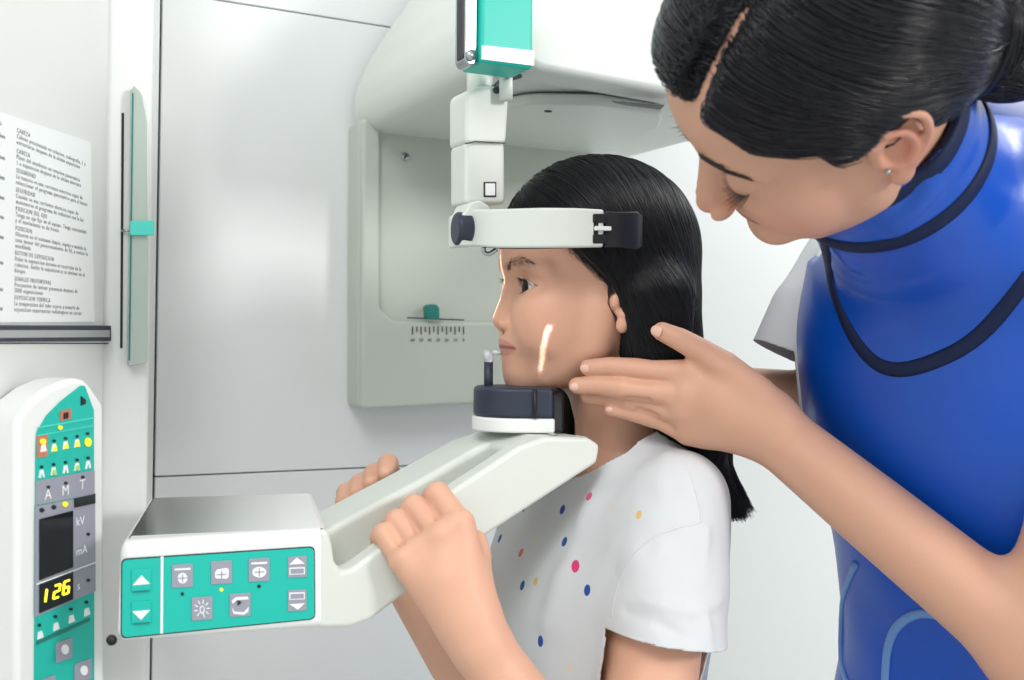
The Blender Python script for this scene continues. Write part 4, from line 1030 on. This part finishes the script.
# loose baby hairs at the temple and thin side lock in front of the ear
cur = []
for i in range(150):
    z0 = rng.uniform(6, 46); l0 = np.array([np.interp(z0, *HXB) - 3 + rng.randn()*1.5, 70, z0]); row = []
    for j in range(8):
        t = j/7; q = l0 + np.array([10*t*rng.uniform(.1, .6) - 20*t*t, 0, -(18 + 10*rng.rand())*t]); h = gb.find_nearest(Vector(HG.w(q))); row.append(np.array(h[0] + h[1]*(.0006+.0006*rng.rand())))
    cur.append(np.array(row))
for i in range(160):
    z0 = rng.uniform(-6, 12); l0 = np.array([np.interp(z0, *HXB) - rng.uniform(2, 12), 68, z0]); row = []
    for j in range(9):
        t = j/8; q = l0 + np.array([-9*t, 0, -(34 + 8*rng.rand())*t]); h = gb.find_nearest(Vector(HG.w(q))); row.append(np.array(h[0] + h[1]*(.0006+.001*rng.rand())))
    cur.append(np.array(row))
strands('loose_hair', cur, .00011, 'hair', hair, .25)

# ---- the positioning light lines the machine throws on the face: two narrow collimated slits
def slit(name, target, source, length_dir, size, length, power):
    d = bpy.data.lights.new(name, 'AREA'); d.shape = 'RECTANGLE'; d.size = size; d.size_y = length; d.energy = power; d.spread = math.radians(1.6); d.color = (1, .97, .95)
    o = bpy.data.objects.new(name, d); COL.objects.link(o); z = (Vector(source)-Vector(target)).normalized(); y = Vector(length_dir); y = (y - z*y.dot(z)).normalized(); x = y.cross(z)
    mt = Matrix((x, y, z)).transposed().to_4x4(); mt.translation = Vector(source); o.matrix_world = mt; return o
hc_ = hit(gb, 543, 347)[0]
slit('cheek_line_light', hc_, hc_ + Vector((-.10, -.22, .03)), P(556, 322, .92) - P(530, 372, .92), .0010, .041, .0017)
slit('midline_light', Vector(HG.w((90, 0, 0))), Vector(HG.w((190, 6, 0))), Vector(HG.R[:, 2]), .0022, .062, .0028)
# ------------------------------------------------------------------ the woman
woman = empty('person', (0.46, 0.98, 0), 'woman in a blue lead apron with dark tied-back hair, bending over and touching the jaw', 'person')
HW = Frame([[-0.7880152609067954, 0.34788233857857936, -0.5079466774011541], [0.23246766632005655, -0.5958393162189491, -0.768722507386781], [-0.570079584526126, -0.7238462459337697, 0.38865908882547823]], (0.19457607, 0.67377129, CZ + 0.17114397), 0.001)
wq = dict(brow=[(90, 8, 12), (89, 18, 18), (84, 31, 21), (76, 42, 18)], bs=.6, bw=3.4, zs=1.0, ws=1.0, ls=1.0, chin=(74, -100), chr=14, nose=(109, -38), nr=7.8, nb=2, lip=(94, -65), lw=25, lf=1.1, mx=60, sk=5.0, sk2=.5, eye=(71, 31, 0), er=12.0, open=.7, bl=.4, lc=.7)
W = Sdf(); W.fr = HW
head_sdf(W, wq); eye_part(W, wq)
for y in (-1, 1): ear_sdf(W, y, 1.05, (1, 68, -4))
for y in (-1, 1):
    W.ridge([(84, y*19, -5.0), (85.5, y*31, -6.6), (79, y*44, -3.6)], 1.0, 1.5)
    W.ridge([(84, y*20, 6.5), (84, y*32, 9), (76, y*45, 6)], 1.8, 1.0)
W.ridge([(84, 20, -40), (72, 32, -60), (66, 33, -72)], 3.5, .9); W.ridge([(84, -20, -40), (72, -32, -60), (66, -33, -72)], 3.5, .9)
W.fr = WF
wfd = np.array([-.72, -.69, 0]); wsd = np.array([.69, -.72, 0])
scn = rz(.36, .86, .085)
W.chain([HW.w((-14, 0, -40)), HW.w((-18, 0, -80)), scn], [.055, .054, .062], .03)
wrows = [(rz(.372, .868, .075), .072, .112), (rz(.392, .885, .02), .094, .140), (rz(.405, .905, -.07), .100, .134), (rz(.445, .945, -.19), .096, .126), (rz(.478, .98, -.30), .108, .142), (rz(.475, 1.0, -.45), .125, .165), (rz(.46, 1.0, -.60), .12, .165)]
W.loft(wrows, .03, 2.3, (wfd, wsd))
wsh, wel, wwr = rz(.492, .750, .085), A3(P(1046, 654, .765)), A3(P(764, 424, .872))
W.chain([rz(.38, .84, .10), wsh], [.065, .055], .04)
W.chain([wsh, wel], [.052, .040], .03)
W.chain([wel, wel*.72 + wwr*.28, wel*.4 + wwr*.6, wwr], [.0360, .0325, .0300, .0258], .02)
rsh, rel_, rwr = A3(P(868, 270, 1.02)), A3(P(842, 412, 1.03)), A3(P(722, 392, 1.07))
W.chain([rz(.34, .90, .05), rsh], [.06, .045], .04)
W.chain([rsh, rel_], [.042, .038], .03); W.chain([rel_, rwr], [.038, .027], .02)
# near hand laid along the jaw
fing = [  # (points px,py,Y), radii
 ([(690, 373, .880), (652, 371, .886), (636, 369, .888), (609, 366.5, .893), (588, 367.5, .896)], [.0112, .0092, .0094, .0082, .0070]),
 ([(684, 395, .878), (645, 391, .884), (622, 388, .888), (597, 385, .896), (577, 385.5, .900)], [.0112, .0094, .0096, .0084, .0072]),
 ([(682, 413, .882), (650, 405, .892), (628, 401, .898), (604, 397, .908), (588, 396, .914)], [.0108, .0088, .0090, .0080, .0070]),
 ([(688, 432, .890), (662, 421, .896), (647, 416.5, .898), (628, 411.5, .900), (611, 409, .902)], [.0105, .0082, .0083, .0074, .0064])]
wc = wwr
for pts, rr in fing:
    q = [A3(P(*p)) for p in pts]; W.chain([wc*.8 + q[0]*.2, q[0]], [.0185, rr[0]*1.08], .012)
    W.chain(q, rr, .0014)
W.chain([wc, A3(P(722, 400, .876))], [.0262, .0235], .015); W.chain([A3(P(760, 420, .872)), A3(P(712, 425, .884))], [.024, .0165], .015)
tq = [A3(P(*p)) for p in [(752, 396, .868), (724, 368, .868), (704, 352.5, .870), (680, 339.5, .874), (662, 331.5, .878)]]
W.chain(tq, [.019, .0140, .0105, .0096, .0080], .006)
for a, b in zip(fing[:-1], fing[1:]):
    W.ridge([(A3(P(*a[0][1])) + A3(P(*b[0][1])))/2 + A3((0, -.009, 0)), (A3(P(*a[0][2])) + A3(P(*b[0][2])))/2 + A3((0, -.009, 0))], .0026, .003)
for f_ in fing:
    k = A3(P(*f_[0][0])); W.gauss(k + A3((0, -.009, .002)), (.010, .008, .009), -.0018)
# far hand behind the child's hair
for i, (dx, dy) in enumerate([(-60, -18), (-64, -6), (-62, 6), (-54, 18)]):
    W.chain([rwr, A3(P(722+dx*.55, 392+dy*.8, 1.075)), A3(P(722+dx*1.3, 392+dy, 1.085))], [.018, .011, .008], .006)
W.chain([rwr, A3(P(700, 370, 1.08)), A3(P(684, 350, 1.09))], [.017, .011, .008], .006)
wv, wf = W.mesh([axis([(.04, .002), (.06, .0013), (.30, .003), (.56, None)]), axis([(.54, .0013), (.75, .0015), (.92, .004), (1.20, None)]),
                 axis(cz_((-.62, .006), (-.12, .0028), (-.085, .0014), (.01, .0013), (.26, .003), (.32, None)))])
me, wv2 = np_mesh('body', wv, wf)
colour(me, paint(wv2, HW, s(207, 159, 134), None, wq, s(166, 84, 88), s(206, 118, 98)))
wbody = link('body', me, 'skin_w', woman); wb = bvh_of(wv, wf)
def nail(px, py, qx, qy, L, Wd, bv, parent):
    """finger nail: a shallow shell set on the fingertip, long axis towards pixel (qx, qy)"""
    h = hit(bv, px, py); h2 = hit(bv, qx, qy)
    if h[0] is None or h2[0] is None: return
    n = h[1].normalized(); t = (h2[0]-h[0]); t = (t - n*t.dot(n)).normalized(); b = n.cross(t); bm = bmesh.new()
    bmesh.ops.create_uvsphere(bm, u_segments=20, v_segments=12, radius=1)
    for v_ in bm.verts:
        x, y, z = v_.co; sx = math.copysign(abs(x)**.8, x); sy = math.copysign(abs(y)**.85, y)
        v_.co = h[0] + t*sx*L/2 + b*sy*Wd/2 + n*(z*.0007 + .0000 - (y*y*.25)*Wd/2)
    link('finger_nail', fin(bm, 'finger_nail'), 'nail', parent)
nail(656, 331, 668, 335, .0115, .0095, wb, woman)
nail(584.5, 368.5, 594, 368, .0085, .0070, wb, woman)
nail(574, 387, 584, 386.5, .0080, .0068, wb, woman)
nail(609, 409.5, 617, 411, .0060, .0052, wb, woman)

M['apron'] = mat('blue_lead_vinyl', s(0, 78, 186), .36, bump=.12, bscale=260, coat=.10, spec=.5, var=.03)
M['apron_trim'] = mat('navy_binding', s(10, 28, 66), .6, bump=.3, bscale=1200, spec=.3)
M['apron_edge'] = mat('blue_piping', s(104, 148, 206), .4, bump=.1, bscale=900)
M['tunic'] = mat('white_tunic_cotton', s(226, 228, 232), .8, bump=.2, bscale=1300, spec=.2)
# tunic
N = Sdf(); N.loft([(c, a+.006, b+.006) for c, a, b in wrows], .03, 2.3, (wfd, wsd))
N.chain([rz(.37, .845, .10), wsh + A3((.0, .01, .004))], [.070, .064], .04); N.chain([wsh, wel*.5 + wsh*.5], [.062, .060], .03)
N.chain([rz(.35, .89, .06), rsh], [.064, .055], .04); N.chain([rsh, A3(P(818, 318, 1.0)), A3(P(795, 372, 1.0))], [.054, .046, .047], .03)
N.chain([A3(P(985, 88, .86)), A3(P(1040, 100, .90))], [.022, .030], .02)
for pts, sg, am in (([(770, 262, .93), (775, 330, .93)], .006, -.003), ([(790, 262, .93), (793, 350, .93)], .005, .003), ([(1000, 80, .83), (985, 110, .83)], .004, -.003)):
    N.ridge([A3(P(*p)) for p in pts], sg, am)
nv, nf_ = N.mesh([axis([(.16, .0026), (.64, None)]), axis([(.62, .003), (1.2, None)]), axis(cz_((-.48, .004), (-.14, .0028), (.24, None)))])
sl_ = (A3(P(795, 372, 1.0)) - A3(P(818, 318, 1.0))); sl_ /= np.linalg.norm(sl_); shem = A3(P(783, 352, 1.0)); lhn = (wel-wsh)/np.linalg.norm(wel-wsh); lhem = A3(P(1040, 505, .755))
tunic_loft = N.ops[0][1]
def ncut(v):
    dl = tunic_loft(v.astype(f4)); a = np.maximum(-((v - shem) @ (sl_*.8 + A3((-.25, 0, -.55)))), .010 - dl); a = np.where((v[:, 0] < .40) & (v[:, 1] > .9), a, .05)
    b = np.maximum(-((v - lhem) @ lhn), .010 - dl); b = np.where((v[:, 1] < .84) & (v[:, 0] > .36), b, .05)
    nk = np.linalg.norm(v - A3(P(905, 170, .76)), axis=1) - .100
    return np.minimum(np.minimum(a, b), np.minimum(nk, v[:, 2] - (CZ-.46)))
nv, nf_ = cut_mesh(nv, nf_, ncut); me, _ = np_mesh('tunic', nv, nf_); solidify(link('tunic', me, 'tunic', woman), .0016, 0)
# lead apron
ax_ = A3((.604, .682, -.417)); ax_ /= np.linalg.norm(ax_)
C0 = A3(HW.w((-14, 0, -78))); 
kp0 = A3(P(878, 190, .69)); kp1 = A3(P(908, 224, .725))
Q = Sdf(); Q.loft([(c + wfd*.004 + A3((0, 0, 0)), a+.016, b+.014) for c, a, b in wrows] + [(rz(.462, 1.0, -.72) + 0*wfd, .15, .19)], .03, 2.2, (wfd, wsd))
Q.chain([rz(.365, .845, .10), wsh + A3((-.01, .01, .004))], [.082, .072], .04); Q.chain([rz(.35, .88, .06), rsh + A3((.02, -.01, 0))], [.070, .050], .04)
Q.chain([C0 + ax_*.04, C0 + ax_*.10, rz(.36, .86, .085)], [.068, .074, .080], .03)
FQ = lambda pts, sg, am: Q.ridge([A3(P(x, y, d)) for x, y, d in pts], sg, am)
FQ([(869, 560, .83), (869, 645, .84)], .006, .010); FQ([(845, 450, .80), (850, 560, .82), (838, 660, .84)], .012, -.004)
FQ([(838, 300, .78), (845, 400, .80), (860, 500, .82)], .010, -.003); FQ([(870, 360, .76), (900, 430, .77), (960, 490, .78)], .012, .003)
FQ([(880, 400, .76), (930, 460, .77), (1000, 520, .77)], .012, -.003); FQ([(950, 260, .72), (980, 300, .72)], .012, .003)
FQ([(845, 250, .77), (860, 300, .77), (885, 345, .77)], .008, -.0035); FQ([(900, 560, .80), (915, 640, .82)], .014, .003)
FQ([(905, 600, .80), (960, 640, .80), (1000, 690, .82)], .010, -.002)
Q.field(lambda p: (.0012*np.sin(28*p[..., 0] + 34*p[..., 2] + 1.5*np.sin(17*p[..., 1]))*np.sin(31*p[..., 1] - 12*p[..., 2])).astype(f4))
qv, qf = Q.mesh([axis([(.20, .0028), (.66, None)]), axis([(.60, .0028), (1.22, None)]), axis(cz_((-.72, .006), (-.40, .0028), (.24, None)))])
def qcut(v):
    hgt = v[:, 2]-CZ; cxs = np.interp(hgt, [-.6, -.45, -.30, -.19, -.07, .02, .075], [.46, .46, .445, .425, .385, .375, .365]); cys = np.interp(hgt, [-.6, -.45, -.30, -.19, -.07, .02, .075], [1.0, 1.0, .97, .94, .90, .88, .865])
    d = v[:, :2] - np.stack([cxs, cys], -1); fr = d @ wfd[:2]; sd_ = d @ wsd[:2]
    arm = np.where(hgt > -.16, .185 - np.abs(sd_), .3)
    keep = np.maximum(fr + .03, np.minimum(hgt - .04, .10 + fr)); nk = (v - kp1) @ ax_ + .012
    return np.minimum(np.minimum(keep, np.minimum(arm, nk)), hgt + .70)
qv, qf = cut_mesh(qv, qf, qcut); me, _ = np_mesh('lead_apron', qv, qf); apron = link('lead_apron', me, 'apron', woman); solidify(apron, .004, 0)
qb = bvh_of(qv, qf)
# standing collar of the apron round the neck
K = Sdf(); K.chain([C0 - ax_*.03, C0 + ax_*.02, C0 + ax_*.09, C0 + ax_*.13], [.063, .068, .084, .092], .02)
K.ridge([A3(P(935, 130, .68)), A3(P(925, 190, .69)), A3(P(895, 225, .71))], .008, -.003); K.ridge([A3(P(925, 150, .68)), A3(P(905, 205, .69))], .007, .003)
kv, kf_ = K.mesh([axis([(.12, .0022), (.46, None)]), axis([(.56, .0022), (.98, None)]), axis(cz_((-.05, .0022), (.28, None)))])
def kcut(v): return np.minimum((v - kp0) @ ax_, -((v - kp1) @ ax_))
kv, kf_ = cut_mesh(kv, kf_, kcut); me, _ = np_mesh('apron_collar', kv, kf_); coll = link('apron_collar', me, 'apron', woman); solidify(coll, .004, 0)
kb = bvh_of(kv, kf_)
def rim(name, origin, sgn, off, wd, th):
    """binding all round the collar at a plane through origin"""
    L = []; a = Vector(ax_); e1 = a.orthogonal().normalized(); e2 = a.cross(e1); c = Vector(C0); c = c + a*((Vector(origin)-c).dot(a) + off)
    for i in range(73):
        d = e1*math.cos(2*math.pi*i/72) + e2*math.sin(2*math.pi*i/72); h = kb.ray_cast(c + d*.2, -d)
        L.append((h[0] if h[0] else c + d*.07, d))
    bm = bmesh.new(); rows = []
    for p, d in L[:-1]: rows.append([bm.verts.new(p + a*x*wd/2 + d*y) for x, y in ((-1, -th), (-1, th*.5), (-.6, th), (.6, th), (1, th*.5), (1, -th))])
    for i in range(len(rows)):
        for j in range(6): bm.faces.new((rows[i][j], rows[i][(j+1) % 6], rows[(i+1) % len(rows)][(j+1) % 6], rows[(i+1) % len(rows)][j]))
    return link(name, fin(bm, name), 'apron_trim', coll)
rim('collar_binding', kp0, 1, .007, .016, .003)
rim('collar_binding', kp1, -1, -.004, .014, .003)
ribbon('apron_binding', qb, [(826, 236), (830, 262), (838, 300), (860, 345), (888, 368), (927, 364), (979, 336), (1030, 274)], .012, .0025, 'apron_trim', apron, lift=.0012)
ribbon('flap_binding', qb, [(858, 562), (846, 595), (841, 640), (847, 676), (858, 700)], .006, .0022, 'apron_edge', apron, lift=.0022)
ribbon('pocket_binding', qb, [(886, 700), (889, 650), (900, 624), (922, 612), (950, 618), (975, 634)], .008, .0022, 'apron_edge', apron, lift=.0022)
# trousers and shoes below the picture
G_ = Sdf()
wh = rz(.46, 1.0, -.60); G_.loft([(rz(.46, 1.0, -.44), .118, .162), (rz(.46, 1.0, -.62), .128, .175), (rz(.46, 1.0, -.70), .12, .17)], .03, 2.3, (wfd, wsd))
for sg in (-1, 1):
    b = wh + wsd*sg*.09; G_.chain([b, b + A3((0, 0, -.30)), A3((b[0], b[1], .09))], [.085, .062, .050], .03)
gv_, gf_ = G_.mesh([axis([(.24, .007), (.70, None)]), axis([(.76, .007), (1.24, None)]), axis([(.04, .007), (CZ-.42, None)])]); me, _ = np_mesh('trousers', gv_, gf_); link('trousers', me, 'tunic', woman)
for sg in (-1, 1):
    K2 = Sdf(); b = wh + wsd*sg*.09; K2.chain([A3((b[0], b[1], .05)) - wfd*.03, A3((b[0], b[1], .045)) + wfd*.07, A3((b[0], b[1], .034)) + wfd*.15], [.044, .042, .032], .02)
    K2.add('int', lambda p: (f4(.002) - p[..., 2]), .004)
    v_, f_ = K2.mesh([axis([(.12, .006), (.66, None)]), axis([(.74, .006), (1.26, None)]), axis([(-.012, .006), (.12, None)])]); me, _ = np_mesh('shoe', v_, f_); link('shoe', me, 'plastic_white', woman)

# ---- hair
B_ = Sdf(); B_.fr = HW
B_.ell((-12, 0, 37), (99, 81, 85), 0); B_.ell((30, 0, 40), (58, 65, 70), 20)
B_.ell((-50, 0, 0), (58, 66, 60), 25)
B_.chain([(-70, 5, -20), (-98, 8, -50)], [40, 34], 22)
B_.ell((-116, 10, -70), (36, 38, 34), 8)
ZB = ([-150, -100, -60, -45, -34, -28, -20, -2, 6, 13, 24, 29, 35, 54, 67, 74, 90, 200], [-130, -110, -75, -55, -25, 10, 26, 24, 12, 0, 2, 14, 36, 42, 50, 70, 84, 95])
def wline(p):
    l = (p - HW.t.astype(f4)) @ HW.R.astype(f4)/f4(HW.s); return l, np.interp(l[..., 0], *ZB).astype(f4)
def wcut(p):
    l, zb_ = wline(p); d = (zb_ - l[..., 2])*f4(HW.s*.55); return np.where(l[..., 0] < -75, -.05, d).astype(f4)
B_.add('int', wcut, .006)
part = [(86, 25, 56), (72, 24, 72), (50, 22, 91), (34, 20, 99), (22, 17, 104), (0, 16, 109)]
B_.chain([(86, 26, 72), (72, 25, 86), (50, 23, 106), (34, 21, 113.5), (22, 18, 119), (0, 16, 125)], [9.5, 9.5, 9.5, 9.5, 9, 7], 9, kind='sub')
B_.chain(part, [5, 3.6, 3.5, 3.8, 3.8, 3.4], 1.2, kind='sub')
hv_, hf_ = B_.mesh([axis([(.05, .002), (.42, None)]), axis([(.50, .002), (.84, None)]), axis(cz_((.03, .002), (.36, None)))])
me, _ = np_mesh('hair', hv_, hf_); whair = link('hair', me, 'hair_base', woman)
rng = np.random.RandomState(5)
bx = (np.array([.06, .53, CZ+.04]), np.array([.42, .84, CZ+.35]))
pa = np.array(part, float)
def pdist(l):
    d = None
    for a, b in zip(pa[:-1], pa[1:]):
        ba = b-a; h = np.clip(((l-a) @ ba)/(ba @ ba), 0, 1); q = np.linalg.norm(l-a-h[..., None]*ba, axis=-1); d = q if d is None else np.minimum(d, q)
    return d
def keepw(p):
    l, zb_ = wline(p); return ((l[:, 2] > zb_+1) | (l[:, 0] < -75)) & (pdist(l) > 3.2)
rw = np.concatenate([hair_roots(15000, bx, B_, keepw), hair_roots(6000, bx, B_, lambda p: keepw(p) & (pdist(HW.l(p)) < 45))])
isb = lambda l: np.linalg.norm(l - np.array([-116, 10, -70]), axis=-1) < 42
l0 = HW.l(rw); bun = isb(l0)
tgt = np.array([-104, 9, -58])
def combw(p, i):
    l = ((p - HW.t.astype(f4)) @ HW.R.astype(f4)/f4(HW.s)).astype(float); d = tgt - l; d /= np.linalg.norm(d, axis=-1, keepdims=True)
    pd = pdist(l); lat = np.zeros_like(l); lat[:, 1] = np.where(l[:, 1] > np.interp(l[:, 0], [0, 80], [16, 25]), 1, -1); lat[:, 2] = -.3
    k_ = (np.exp(-(pd/34)**2)*1.9 + .45*np.clip((l[:, 0])/60, 0, 1)*np.clip(1-pd/90, 0, 1))[:, None]
    wv_ = .22*np.sin(l[:, 0:1]*.09 + l[:, 1:2]*.05 + ph[:len(l)])
    d = d + lat*k_ + np.concatenate([wv_*0, wv_, wv_], -1)
    return (d @ HW.R.T).astype(f4)
def combb(p, i):
    l = ((p - HW.t.astype(f4)) @ HW.R.astype(f4)/f4(HW.s)).astype(float) - np.array([-116, 10, -70]); return (np.cross(bax[:len(l)], l) @ HW.R.T).astype(f4)
r1 = rw[~bun]; ph = rng.rand(len(r1), 1)*.6
tuft = np.floor((np.arctan2(HW.l(r1)[:, 1]-20, HW.l(r1)[:, 2]+10)*26)); lock = np.sin(tuft*12.9898)*.0016
of1 = (rng.rand(len(r1))*.0034 - .0016 + lock*np.where(HW.l(r1)[:, 1] < 14, .25, 1)).astype(f4)
s1_ = flow(B_, r1, combw, 22, (.0062*(.7+.6*rng.rand(len(r1)))).astype(f4), of1, rng, .045)
r2 = np.concatenate([rw[bun]]*3); tf2 = np.floor(rng.rand(len(r2))*7).astype(int); axes_ = rng.randn(7, 3); g0 = np.floor((HW.l(r2)[:, 0]+HW.l(r2)[:, 2])/16).astype(int) % 7
bax = axes_[g0] + .15*rng.randn(len(r2), 3)
of2 = (rng.rand(len(r2))*.006 - .002).astype(f4); s2_ = flow(B_, r2, combb, 16, .0042, of2, rng, .10)
cur = []
for c in np.concatenate([s1_, np.pad(s2_, ((0, 0), (0, s1_.shape[1]-s2_.shape[1]), (0, 0)), mode='edge')]):
    l, zb_ = wline(c.astype(f4)); bad = np.where(((l[:, 2] < zb_ - 3) & (l[:, 0] > -75)) | (pdist(l) < 2.9))[0]; k = bad[0] if len(bad) else len(c)
    st_ = np.linalg.norm(np.diff(c[:k], axis=0), axis=1) if k > 1 else np.zeros(0)
    z_ = np.where(st_ < 1e-5)[0]; k = min(k, z_[0]+1) if len(z_) else k
    if k >= 4: cur.append(c[:k])
strands('hair_strands', cur, .00034, 'hair_w', whair, .5)
# fine hairs along the forehead hairline and temple
cur = []
for i in range(900):
    x0 = rng.uniform(2, 74); z0 = np.interp(x0, *ZB) + rng.uniform(-2.5, 5); q0 = np.array([x0, 58, z0]); row = []
    for j in range(7):
        t = j/6; q = q0 + np.array([-26*t, 2*t, (8 if x0 > 34 else 12)*t]); h = wb.find_nearest(Vector(HW.w(q))); row.append(np.array(h[0] + h[1]*(.0006+.003*t)))
    cur.append(np.array(row))
strands('loose_hair', cur, .00014, 'hair', whair, .3)
M['brow2'] = mat('dark_eyebrow', s(38, 30, 30), .6)
M['brow_keep'] = M['brow']; M['brow'] = M['brow2']
for y in (-1, 1): brow(HW, y, [(90, 8, 12), (89, 18, 18), (84, 31, 21), (76, 43, 18)], 8.5, 1100, 9+y, woman, wb, .00017, 8)
M['brow'] = M['brow_keep']
for y in (-1, 1): lashes(HW, wq, y, -5.0, 13.5, 40, 9, -.35, woman, -.02, False, .00022)
h = hit(wb, 887.5, 170.5); bm = bmesh.new(); bmesh.ops.create_uvsphere(bm, u_segments=16, v_segments=10, radius=.0019)
for v_ in bm.verts: v_.co += h[0] + h[1]*.0008
link('stud_earring', fin(bm, 'stud_earring'), 'metal', woman)
